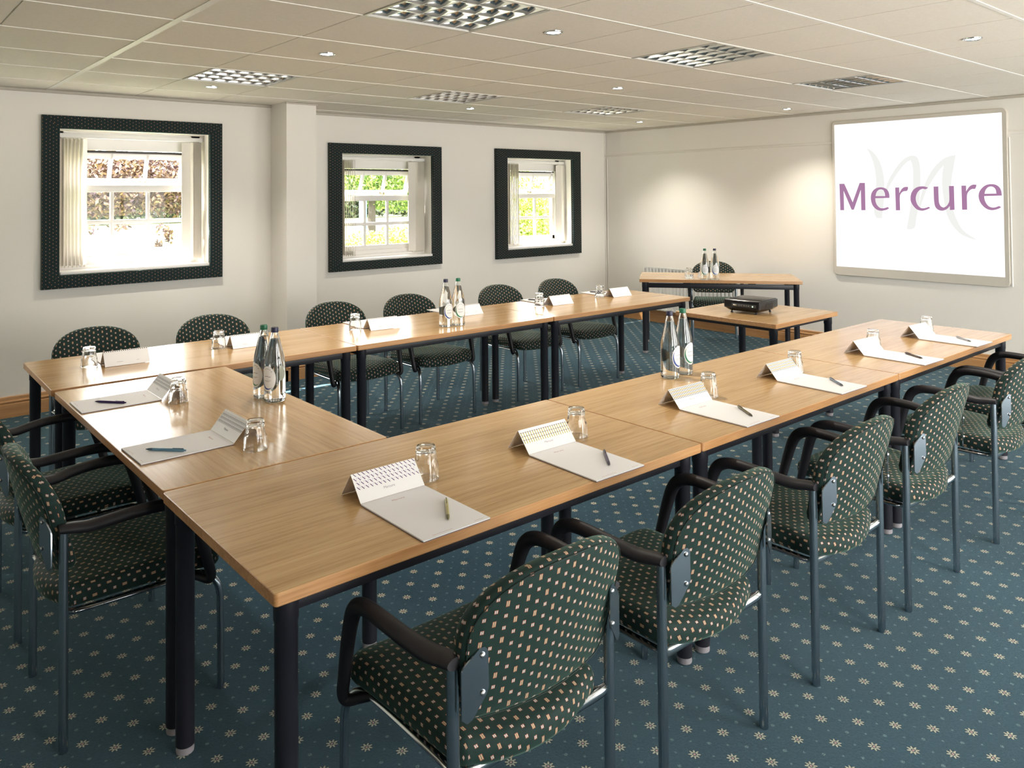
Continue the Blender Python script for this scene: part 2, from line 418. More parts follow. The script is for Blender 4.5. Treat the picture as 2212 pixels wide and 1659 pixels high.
# windows with hopper light above six panes
def window(idx, op):
    x0, x1, z0, z1 = op; y = (WL if idx == 1 else WR) + D - .02; cx = (x0 + x1) / 2 + .008
    root = link('window_%d' % idx, None); root['kind'] = 'structure'
    zt, zh, r2t, r2b, r3b, sb = z1 - .145, z1 - .415, z1 - .470, z1 - .690, z1 - .930, z1 - .975
    hw = .455
    mb = MB()   # lining of the recess and fixed frame
    mb.box((x0 + .03, y - .04, (z0 + z1) / 2), (.08, .06, z1 - z0)); mb.box((x1 - .03, y - .04, (z0 + z1) / 2), (.08, .06, z1 - z0))
    mb.box((cx, y - .04, (zt + z1) / 2 + .004), (x1 - x0, .06, z1 - zt - .008))
    mb.box((cx, y - .05, (z0 + sb) / 2), (x1 - x0, .08, sb - z0)); mb.box((cx, y - .11, z0 + .035), (x1 - x0, .07, .028), .004)
    mb.box((cx, y - .17, z0 + .012), (x1 - x0, .26, .024), .004)
    mb.build('window_frame', M['wall2'], root)
    mb = MB(); rail = (zh + r2t) / 2
    mb.box((cx, y - .03, rail), (2 * hw + .04, .055, zh - r2t), .004)                # transom
    mb.box((cx, y - .03, (r3b + sb) / 2), (2 * hw, .05, r3b - sb + .004), .004)
    for x in (cx - hw + .02, cx + hw - .02): mb.box((x, y - .03, (r2t + sb) / 2), (.042, .05, r2t - sb), .003)
    for x in (cx - .137, cx + .137): mb.box((x, y - .03, (r2t + r3b) / 2), (.026, .035, r2t - r3b), .005)
    mb.box((cx, y - .03, (r2b + r2b - .036) / 2), (2 * hw, .034, .034), .005)
    mb.build('sash', M['wall2'], root)
    mb = MB(); rot = Matrix.Rotation(math.radians(20), 3, 'X'); pv = Vector((cx, y - .02, zt - .008)); hh = zt - zh - .012
    def hb(dx, dz, sx, sz): mb.box(pv + rot @ Vector((dx, 0, dz)), (sx, .036, sz), .004, rot)
    hb(0, -.025, 2 * hw - .02, .05); hb(0, -hh + .012, 2 * hw - .02, .045)
    for dx in (-hw + .03, hw - .03): hb(dx, -hh / 2, .04, hh)
    for dx in (-.137, .137): hb(dx, -hh / 2, .026, hh)
    hop = mb.build('hopper_sash', M['wall2'], root)
    mb = MB(); mb.box(pv + rot @ Vector((.1, -.03, -hh + .012)), (.02, .03, .016), .003, rot); mb.box(pv + rot @ Vector((.14, -.03, -hh + .005)), (.012, .02, .03), .003, rot)
    mb.build('window_catch', M['fixing'], hop)
    mb = MB(); mb.box((cx, y - .035, zt - .002), (2 * hw, .03, .012)); mb.build('gap_strip', M['dark'], root)  # dark strip added to draw the shaded gap line above the hopper
    mb = MB(); mb.face([(cx - hw, y - .03, sb), (cx + hw, y - .03, sb), (cx + hw, y - .03, r2t), (cx - hw, y - .03, r2t)])
    q = [(-hw, 0), (hw, 0), (hw, -hh), (-hw, -hh)]; mb.face([pv + rot @ Vector((a, 0, b)) for a, b in q])
    mb.build('glazing', M['pane'], root, 0)
    return y, cx, zt
WIN = [window(k + 1, o) for k, o in enumerate(OPEN)]
for k, (a, b, z0, z1) in enumerate(RH + LH):     # plain framed windows outside the view
    mb = MB(); pos = (WY - .2) if k < len(RH) else WL + D - .05
    def wb(u, z, su, sz): mb.box((u, pos, z), (su, .05, sz), .004)
    for u in (a + .025, b - .025, (a + b) / 2): wb(u, (z0 + z1) / 2, .05, z1 - z0)
    for z in (z0 + .025, z1 - .025, z1 - .36): wb((a + b) / 2, z, b - a, .05)
    struct('window_%d' % (k + 4), mb, M['wall2'])

# padded surrounds
SUR = ['green dotted padded surround around the large window beside the pillar', 'green dotted padded surround of the middle window, just beyond the pillar', 'green dotted padded surround of the window nearest the far corner']
OUT = [(-.040, 1.280, .886, 2.165), (2.430, 3.752, .818, 2.065), (4.516, 5.878, .817, 2.075)]
for k in range(3):
    x0, x1, z0, z1 = OUT[k]; a0, a1, b0, b1 = OPEN[k]; y = (WL if k == 0 else WR); dep = .045
    o = thing('window_surround', SUR[k], 'window surround', ((x0 + x1) / 2, y, (z0 + z1) / 2), 0, 'padded window surrounds')
    cx, cz = (x0 + x1) / 2, (z0 + z1) / 2
    O = [(x0, z0), (x1, z0), (x1, z1), (x0, z1)]; I = [(a0, b0), (a1, b0), (a1, b1), (a0, b1)]
    for s in range(4):                          # four mitred padded rails
        mb = MB(); t = (s + 1) % 4; R = random.random() * .02
        prof = [(0, 0), (0, dep - .012), (.006, dep - .003), (.02, dep), (.5, dep + .003), (.98, dep), (.994, dep - .003), (1, dep - .010), (1, 0)]
        r0 = [((O[s][0] + (I[s][0] - O[s][0]) * f), -d, (O[s][1] + (I[s][1] - O[s][1]) * f)) for f, d in prof]
        r1 = [((O[t][0] + (I[t][0] - O[t][0]) * f), -d, (O[t][1] + (I[t][1] - O[t][1]) * f)) for f, d in prof]
        for i in range(len(prof) - 1):
            pts = [r0[i], r1[i], r1[i + 1], r0[i + 1]]
            mb.face([(p[0] - cx, p[1], p[2] - cz) for p in pts], [(p[0] + R, p[2] + p[1]) if s % 2 == 0 else (p[0] + p[1], p[2] + R) for p in pts])
        mb.build('padded_rail', M['fabric_frame'], o, 50)

# vertical blinds drawn back to both sides
BL = ['cream vertical blind drawn aside in the large window beside the pillar', 'cream vertical blind drawn aside in the middle window beyond the pillar', 'cream vertical blind drawn aside in the window nearest the far corner']
BST = [((.085, .315), (1.015, 1.165)), ((2.62, 2.835), (3.455, 3.63)), ((4.80, 5.02), (5.635, 5.80))]
for k in range(3):
    x0, x1, z0, z1 = OPEN[k]; y, cx, zt = WIN[k]; yb = y - .15
    o = thing('vertical_blind', BL[k], 'blind', ((x0 + x1) / 2, yb, z1 - .05), 0, 'vertical blinds'); L = Vector(o.location)
    mb = MB(); mb.box((0, 0, .012), (x1 - x0 - .01, .045, .034), .005); mb.build('headrail', M['white'], o)
    for (s0, s1), sg in ((BST[k][0], -1), (BST[k][1], 1)):
        for i in range(7):
            x = s0 + .035 + (s1 - s0 - .07) * i / 6 - L.x; a = math.radians(58 + 4 * random.random()) * (1 if sg < 0 else -1)
            if i == (0 if sg < 0 else 0): a *= .45
            w = .0445; dx, dy = math.cos(a) * w, math.sin(a) * w; h0, h1 = -.012, -(z1 - .05 - z0 - .055)
            mb = MB(); n3 = Vector((-math.sin(a), math.cos(a), 0))
            pts = [(t, .004 * (1 - t * t)) for t in (-1, -.5, 0, .5, 1)]
            ra = mb.ring([Vector((x + dx * t, dy * t, h0)) + n3 * c for t, c in pts]); rb = mb.ring([Vector((x + dx * t, dy * t, h1)) + n3 * c for t, c in pts])
            mb.bridge(ra, rb, closed=False)
            mb.box((x, 0, h1 - .008), (.012, .012, .016), .002)
            mb.box((x, 0, h0 + .006), (.010, .010, .012), .002)
            mb.build('slat', M['blind'], o, 40)
    mb = MB(); mb.tube([((x1 - x0) / 2 - .04, -.02, 0), ((x1 - x0) / 2 - .038, -.022, -.5), ((x1 - x0) / 2 - .045, -.02, -(z1 - z0) + .16)], .0022, 6); mb.build('pull_cord', M['white'], o)

# ------------------------------------------------------------------ lights in the ceiling
LL = {(1, 1): 'louvred ceiling light nearest the camera, cut by the top of the photo', (4, 1): 'dark louvred ceiling light in the middle of the ceiling, three tiles beyond the nearest one',
      (7, 1): 'louvred ceiling light nearest the whiteboard', (1, -3): 'white gleaming louvred ceiling light over the large window side', (4, -3): 'louvred ceiling light between pillar and far corner, over the window side', (7, -3): 'small-looking louvred ceiling light nearest the far corner of the room'}
first = None
for (i, j) in LUM:
    loc = (i * .6 + .3, -j * .6 - .3, H)
    if first is None:
        o = first = thing('ceiling_light', LL[(i, j)], 'ceiling light', loc, PI / 2, 'recessed louvred lights')
        mb = MB(); h = .085; e = .290
        for s in (-1, 1):
            mb.box((s * .2925, 0, h / 2 - .004), (.012, .597, h)); mb.box((0, s * .2925, h / 2 - .004), (.573, .012, h))
        mb.box((0, 0, h), (.59, .59, .006)); mb.build('housing', P('luminaire housing', (.62, .60, .56), .4, .3), o)
        mb = MB()
        for s in (-1, 1):
            mb.box((s * .2885, 0, .001), (.018, .594, .006), .001); mb.box((0, s * .2885, .001), (.577, .018, .006), .001)
        mb.build('rim', P('luminaire rim', (.72, .70, .66), .35), o)
        for k in range(4):
            x = -.2115 + k * .141; mb = MB(); mb.tube([(x, -.26, .055), (x, .26, .055)], .013, 12); mb.build('fluorescent_tube', P('tube glass', (.9, .9, .88), .3), o)
        for k in range(5):                        # parabolic side reflectors between tubes
            x = -.282 + k * .141; mb = MB(); prof = []
            for t in range(7):
                q = t / 6; prof.append((.006 + .030 * q ** 2.2, .004 + .050 * q))
            a = [(max(-.284, x - w), z) for w, z in prof][::-1] + [(min(.284, x + w), z) for w, z in prof]
            ra = mb.ring([(p, -.283, z) for p, z in a]); rb = mb.ring([(p, .283, z) for p, z in a]); mb.bridge(ra, rb, closed=False)
            mb.build('side_reflector', M['alu'], o, 50)
        for k in range(7):
            y = -.282 + k * .094; mb = MB(); prof = [(.0012, .003), (.004, .016), (.009, .030), (.016, .040)]
            a = [(y - w, z) for w, z in prof][::-1] + [(y + w, z) for w, z in prof]
            ra = mb.ring([(-.283, p, z) for p, z in a]); rb = mb.ring([(.283, p, z) for p, z in a]); mb.bridge(ra, rb, closed=False)
            mb.build('cross_blade', M['alu'], o, 50)
    else: dup(first, loc, PI / 2, LL[(i, j)])
DL = [((.924, .35), 'lit downlight above the far row of tables, between two louvred lights'), ((1.523, -.856), 'flat white lit downlight beside the nearest louvred ceiling light'), ((3.331, .322), 'bright lit downlight in the middle of the ceiling, seen before the far corner'),
      ((3.381, -2.087), 'bright lit downlight above the whiteboard side, high in the photo'), ((.888, 2.04), 'downlight close to the wall above the large window'), ((3.285, 2.075), 'downlight close to the wall above the middle window'),
      ((5.658, 2.046), 'small downlight nearest the far corner of the room'), ((5.776, .335), 'chrome downlight close to the board wall, between corner and whiteboard')]
first = None
for k, ((x, y), lab) in enumerate(DL):
    if first is None:
        o = first = thing('downlight', lab, 'downlight', (x, y, H), 0, 'round recessed downlights')
        mb = MB(); mb.lathe([(.034, .004), (.034, -.004), (.040, -.007), (.046, -.005), (.047, .002), (.034, .004)], 40, caps=False); mb.build('bezel', M['chrome'], o)
        mb = MB(); mb.lathe([(.034, -.001), (.020, -.003), (.0, -.004)], 32); mb.build('lens', M['lamp'], o)
    else: dup(first, (x, y, H), 0, lab)
    L = bpy.data.lights.new('downlight_beam', 'SPOT'); L.energy = 42; L.spot_size = math.radians(115); L.spot_blend = .9; L.shadow_soft_size = .035; L.color = (1, .93, .82)
    lo = link('downlight_beam', L); lo.location = (x, y, H - .02)

# ------------------------------------------------------------------ tables
def make_table(name, label, cat, L, W, loc, rz, group=None, grain='oak_top', inset=.047, ap=.034, gap=.004, height=.72):
    """top with lipping, steel apron, four legs with glides; origin at floor under corner (0,0)"""
    o = thing(name, label, cat, loc, rz, group)
    t = .030; zb = height - t
    mb = MB(); n = 6; r = .010
    def outline(ins, rr):
        pts = []
        for cx, cy, a0 in ((L - r, r, -90), (L - r, W - r, 0), (r, W - r, 90), (r, r, 180)):
            for k in range(n + 1):
                a = math.radians(a0 + 90 * k / n); pts.append((cx + (rr - ins) * math.cos(a), cy + (rr - ins) * math.sin(a)))
        return pts
    lay = [(.0016, height), (.0, height - .0016), (.0, zb + .003), (.003, zb)]
    rings = [mb.ring([(x, y, z) for x, y in outline(i, r)]) for i, z in lay]
    for a, b in zip(rings, rings[1:]): mb.bridge(a, b, 1)
    mb.cap(rings[-1], True, 1); mb.cap(rings[0], False, 0)
    top = mb.build('tabletop', [M[grain], M['oak_edge']], o, 40)
    z1 = zb - gap; z0 = z1 - ap; i = inset
    mb = MB()
    mb.box((L / 2, i, (z0 + z1) / 2), (L - 2 * i, .022, ap), .002); mb.box((L / 2, W - i, (z0 + z1) / 2), (L - 2 * i, .022, ap), .002)
    mb.box((i, W / 2, (z0 + z1) / 2), (.022, W - 2 * i, ap), .002); mb.box((L - i, W / 2, (z0 + z1) / 2), (.022, W - 2 * i, ap), .002)
    for x in (.3, .7):
        for y in (i, W - i): mb.box((L * x, y, zb - gap / 2), (.07, .02, gap + .001))
    mb.build('apron', M['black_steel'], o)
    for x, y in ((i, i), (L - i, i), (i, W - i), (L - i, W - i)):
        mb = MB(); mb.lathe([(.0255, .024), (.0255, zb - .055), (.0275, zb - .052), (.0275, zb - .001)], 24, (x, y, 0)); leg = mb.build('leg', M['black_steel'], o)
        mb = MB(); mb.lathe([(.0, .0), (.017, .0), (.0235, .004), (.0245, .012), (.0225, .022), (.0235, .025)], 24, (x, y, 0)); mb.build('foot_glide', M['foot'], leg)
    return o
TL = 1.495; G = 'oak topped tables of the horseshoe'
make_table('meeting_table', 'oak table at the near corner of the horseshoe, closest to the camera', 'table', TL, .75, (-.45, -2.037, 0), 0, G)
make_table('meeting_table', 'oak table in the middle of the near arm, carrying two bottles', 'table', TL, .75, (1.05, -2.037, 0), 0, G)
make_table('meeting_table', 'oak table at the end of the near arm, below the whiteboard', 'table', TL, .75, (2.55, -2.037, 0), 0, G)
make_table('meeting_table', 'oak cross table joining both arms at the closed end of the horseshoe', 'table', 1.495, .742, (.297, -1.279, 0), PI / 2, G, 'oak_top_y')
th = -.011; ct, st = math.cos(th), math.sin(th)
FA = lambda u, v=0: (-.4495 + u * ct - v * st, .258 + u * st + v * ct)
make_table('meeting_table', 'oak table of the far arm under the large window', 'table', TL, .745, (*FA(0), 0), th, G)
make_table('meeting_table', 'oak table in the middle of the far arm, two bottles on it', 'table', TL, .745, (*FA(1.5), 0), th, G)
make_table('meeting_table', 'oak table at the open end of the far arm, before the presenter table', 'table', TL, .745, (*FA(3.0), 0), th, G)
make_table('presenter_table', 'oak table standing askew in front of the radiator', 'table', 1.498, .69, (4.772, 1.339, 0), math.atan2(-.789, .614), None, 'oak_top', .05, .045, .010)
make_table('projector_table', 'small square oak table carrying the black projector', 'table', .80, .78, (3.352, -.95, 0), math.radians(.0), None, 'oak_top', .05, .022, .002)

# ------------------------------------------------------------------ armchairs
def padded(outline, layers, mapf, uvf, mb, caps=(.86, .62, .34)):
    """rounded cushion from an outline: layers (inset scale, depth); closed with concentric rings"""
    n = len(outline); cx = sum(p[0] for p in outline) / n; cy = sum(p[1] for p in outline) / n
    nor = []
    for i in range(n):
        a, b = outline[i - 1], outline[(i + 1) % n]; d = Vector((b[0] - a[0], b[1] - a[1])).normalized(); nor.append((d.y, -d.x))
    seq = []
    first, last = layers[0], layers[-1]
    for f in caps[::-1]: seq.append([(cx + (p[0] - q[0] * first[0] - cx) * f, cy + (p[1] - q[1] * first[0] - cy) * f, first[1], 1 - f) for p, q in zip(outline, nor)])
    for ins, dep in layers: seq.append([(p[0] - q[0] * ins, p[1] - q[1] * ins, dep, 0) for p, q in zip(outline, nor)])
    for f in caps: seq.append([(cx + (p[0] - q[0] * last[0] - cx) * f, cy + (p[1] - q[1] * last[0] - cy) * f, last[1], 1 - f) for p, q in zip(outline, nor)])
    rings = []
    for s in seq: rings.append([mb.bm.verts.new(mapf(*p)) for p in s])
    def uvset(f, vs):
        for l in f.loops: l[mb.uv].uv = vs[l.vert]
    for k in range(len(seq) - 1):
        for i in range(n):
            j = (i + 1) % n
            f = mb.bm.faces.new((rings[k][i], rings[k][j], rings[k + 1][j], rings[k + 1][i]))
            uvset(f, {rings[k][i]: uvf(seq[k][i], nor[i]), rings[k][j]: uvf(seq[k][j], nor[j]), rings[k + 1][j]: uvf(seq[k + 1][j], nor[j]), rings[k + 1][i]: uvf(seq[k + 1][i], nor[i])})
    for rr, s in ((rings[0], seq[0]), (rings[-1], seq[-1])):
        c = mb.bm.verts.new(mapf(cx, cy, s[0][2], 1))
        for i in range(n):
            j = (i + 1) % n; f = mb.bm.faces.new((rr[i], rr[j], c)); uvset(f, {rr[i]: (s[i][0], s[i][1]), rr[j]: (s[j][0], s[j][1]), c: (cx, cy)})

def smooth_path(pts, k=6):
    P_ = [Vector(p) for p in pts]; out = []
    for i in range(len(P_) - 1):
        p0, p1, p2, p3 = P_[max(i - 1, 0)], P_[i], P_[i + 1], P_[min(i + 2, len(P_) - 1)]
        for s in range(k):
            t = s / k; out.append(.5 * ((2 * p1) + (p2 - p0) * t + (2 * p0 - 5 * p1 + 4 * p2 - p3) * t * t + (3 * p1 - p0 - 3 * p2 + p3) * t ** 3))
    out.append(P_[-1]); return out

def make_chair(label):
    o = thing('armchair', label, 'chair', (0, 0, 0), 0, 'green dotted conference armchairs')
    # backrest
    bo = []
    hw, zb, zs, zt = .229, .482, .668, .812; rc = .05
    for k in range(8): a = math.radians(180 + 90 * k / 7); bo.append((-hw + .012 + rc + rc * math.cos(a), zb + rc + rc * math.sin(a)))
    for k in range(1, 6): bo.append((-hw + .062 + (2 * hw - .124) * k / 6, zb - .004 * math.sin(PI * k / 6)))
    for k in range(8): a = math.radians(270 + 90 * k / 7); bo.append((hw - .012 - rc + rc * math.cos(a), zb + rc + rc * math.sin(a)))
    for k in range(1, 4): bo.append((hw - .012 + .012 * k / 4, zb + rc + (zs - zb - rc) * k / 4))
    for k in range(25):
        a = PI * k / 24; c, s = math.cos(a), math.sin(a)
        bo.append((hw * (abs(c) ** .86) * (1 if c >= 0 else -1), zs + (zt - zs) * abs(s) ** .9))
    for k in range(1, 4): bo.append((-hw + .012 * k / 4, zs + (zb + rc - zs) * k / 4))
    T = .021
    def bmap(x, z, d, f):
        y = -.232 - .088 * ((z - .48) / .33) + .046 * (x / .23) ** 2 + d + (.004 * f if d > 0 else -.004 * f)
        return (x, y, z)
    mb = MB(); lay = [(.013, -T), (.006, -T + .003), (.0015, -T + .009), (0, 0), (.0015, T - .009), (.006, T - .003), (.013, T)]
    padded(bo, lay, bmap, lambda p, q: (p[0] + q[0] * (T - abs(p[2])) * 1.1, p[1] + q[1] * (T - abs(p[2])) * 1.1), mb)
    mb.build('backrest', M['fabric'], o, 60)
    mb = MB()     # stitched seam just inside the rim of the back
    mb.tube([bmap(x * .965, .64 + (z - .64) * .962, -T - .0003, .1) for x, z in bo] + [bmap(bo[0][0] * .965, .64 + (bo[0][1] - .64) * .962, -T - .0003, .1)], .0012, 5)
    mb.build('seam', P('green seam', (.008, .022, .018), .8), o.children[-1] if o.children else o)
    # seat
    so = []
    hwf, hwr, yf, yr = .232, .205, .235, -.215
    for k in range(17): t = -1 + 2 * k / 16; so.append((t * (hwr - .03), yr - .040 * (1 - t * t)))
    for k in range(1, 6): a = math.radians(-90 + 90 * k / 6); so.append((hwr - .03 + .03 * math.cos(a), yr + .035 + .035 * math.sin(a)))
    for k in range(1, 6): t = k / 6; so.append((hwr + (hwf - hwr) * t, yr + .04 + (yf - .07 - yr - .04) * t))
    for k in range(8): a = math.radians(90 * k / 7); so.append((hwf - .06 + .06 * math.cos(a), yf - .06 + .06 * math.sin(a)))
    for k in range(1, 8): t = 1 - 2 * k / 8; so.append((t * (hwf - .06), yf + .008 * (1 - t * t)))
    for k in range(8): a = math.radians(90 + 90 * k / 7); so.append((-hwf + .06 + .06 * math.cos(a), yf - .06 + .06 * math.sin(a)))
    for k in range(1, 6): t = k / 6; so.append((-hwf + (hwf - hwr) * t, yf - .07 + (yr + .04 - yf + .07) * t))
    for k in range(1, 6): a = math.radians(180 + 90 * k / 6); so.append((-hwr + .03 + .03 * math.cos(a), yr + .035 + .035 * math.sin(a)))
    Ts = .034
    def smap(x, y, d, f):
        z = .408 + d + (.016 * f if d > 0 else 0) + .006 * (y / .23) - .020 * max(0, (y - .12) / .12) ** 2 + .010 * (x / .23) ** 2
        return (x, y, z)
    mb = MB(); lay = [(.022, -Ts), (.008, -Ts + .005), (.001, -Ts + .016), (0, .006), (.004, Ts - .014), (.014, Ts - .004), (.030, Ts)]
    padded(so, lay, smap, lambda p, q: (p[0] + q[0] * (Ts - p[2]), p[1] + q[1] * (Ts - p[2])), mb)
    mb.build('seat', M['fabric'], o, 60)
    for s in (-1, 1):
        mb = MB(); mb.tube([(s * .23, -.222, .0), (s * .23, -.222, .62)], (.0125, .0135), 18); mb.build('leg', M['leg_steel'], o)
        path = [(s * .232, .222, 0), (s * .231, .222, .2), (s * .23, .221, .29)] + smooth_path([(s * .23, .221, .29), (s * .228, .212, .33), (s * .218, .188, .360), (s * .200, .15, .368)], 5)[1:]
        mb = MB(); mb.tube(path, .0110, 16); mb.build('leg', M['leg_steel'], o)
        rail = smooth_path([(s * .200, .15, .368), (s * .196, .05, .366), (s * .196, -.10, .366), (s * .205, -.19, .372), (s * .229, -.222, .392)], 5)
        mb = MB(); mb.tube(rail, (.012, .008), 14); mb.build('seat_rail', M['chrome'], o)
        AZ = -.0095
        arm = [(s * .232, -.236, .633), (s * .234, -.205, .630), (s * .243, -.16, .626), (s * .256, -.11, .633), (s * .264, -.05, .640), (s * .266, .02, .642), (s * .266, .065, .638), (s * .265, .10, .622), (s * .263, .123, .592), (s * .261, .145, .53), (s * .257, .172, .42), (s * .254, .184, .375), (s * .245, .180, .358), (s * .222, .160, .362), (s * .200, .140, .368)]
        rad = [(.022, .012), (.0265, .0145), (.0255, .0160), (.0220, .0170), (.0200, .0175), (.0190, .0180), (.0190, .0190), (.0185, .0205), (.018, .0205), (.0165, .0190), (.0150, .0165), (.0145, .0150), (.0140, .014), (.012, .013), (.0105, .011)]
        arm = [(a, b, c + (AZ if c > .5 else 0)) for a, b, c in arm]
        k = 5; path = smooth_path(arm, k); rr = []
        for i in range(len(rad) - 1):
            for q in range(k): t = q / k; rr.append((rad[i][0] * (1 - t) + rad[i + 1][0] * t, rad[i][1] * (1 - t) + rad[i + 1][1] * t))
        rr.append(rad[-1]); mb = MB(); mb.tube(path, rr, 16); mb.build('armrest', M['black_plastic'], o, 60)
        poly = [(.232, .520), (.232, .612), (.228, .622), (.196, .655), (.187, .656), (.180, .648), (.179, .575), (.184, .562), (.212, .518), (.222, .512)]
        def by(x): return -.234 - .004 + .060 * ((x / .23) ** 2 - 1) * .8 - .014
        mb = MB(); mb.prism([(s * x, by(x), z) for x, z in poly], (0, -.0035, 0)); br = mb.build('bracket', M['leg_steel'], o, 30)
        for z in (.640, .566):
            mb = MB(); x = .191; c = Vector((s * x, by(x) - .0035, z))
            mb.tube([c, c + Vector((0, -.003, 0)), c + Vector((0, -.0045, 0))], [.0062, .0055, .002], 12); mb.build('bolt', M['screw'], br)
    mb = MB(); st_ = smooth_path([(-.228, -.222, .388), (-.2, -.214, .376), (-.1, -.205, .366), (0, -.203, .364), (.1, -.205, .366), (.2, -.214, .376), (.228, -.222, .388)], 5)
    mb.tube(st_, (.009, .013), 14); mb.build('rear_crossbar', M['chrome'], o)
    mb = MB(); mb.tube([(-.20, .05, .364), (.20, .05, .364)], .009, 12); mb.build('front_crossbar', M['chrome'], o)
    return o
CH = [
 (.022, -2.112, 0, 'armchair nearest the camera, back turned, at the near corner table'),
 (.682, -2.112, 0, 'second armchair in the row with backs to the camera'),
 (1.442, -2.112, 0, 'third armchair in the row with backs to the camera, by the middle near table'),
 (2.112, -2.116, 0, 'fourth armchair in the row with backs to the camera'),
 (2.982, -2.130, 0, 'fifth armchair of the near row, its back cut by the photo edge'),
 (3.582, -2.112, 0, 'last armchair of the near row, mostly hidden behind the fifth'),
 (-.442, -.880, -PI / 2, 'armchair at the cross table, seen from its side near the table corner'),
 (-.447, -.172, -PI / 2, 'armchair at the cross table nearer the windows, cut by the photo edge'),
 (-.035, 1.045, PI, 'armchair facing the camera at the far arm corner, below the large window'),
 (.630, 1.045, PI, 'armchair facing the camera between the large window and the pillar'),
 (1.478, 1.045, PI, 'armchair facing the camera just past the pillar'),
 (2.092, 1.045, PI, 'armchair facing the camera below the middle window, behind two bottles'),
 (2.972, 1.040, PI, 'armchair facing the camera between the middle and last windows'),
 (3.622, 1.036, PI, 'armchair facing the camera below the window nearest the far corner'),
 (5.842, 1.222, PI - .909, 'armchair behind the askew presenter table, before the radiator')]
ch0 = make_chair(CH[0][3]); ch0.location = (CH[0][0], CH[0][1], 0)
for x, y, rz, lab in CH[1:]: dup(ch0, (x, y, 0), rz, lab)
# the presenter's chair sits square behind its table
[o for o in COL.objects if o.get('label') == CH[-1][3]][0].rotation_euler[2] = math.atan2(-.789, .614) + PI

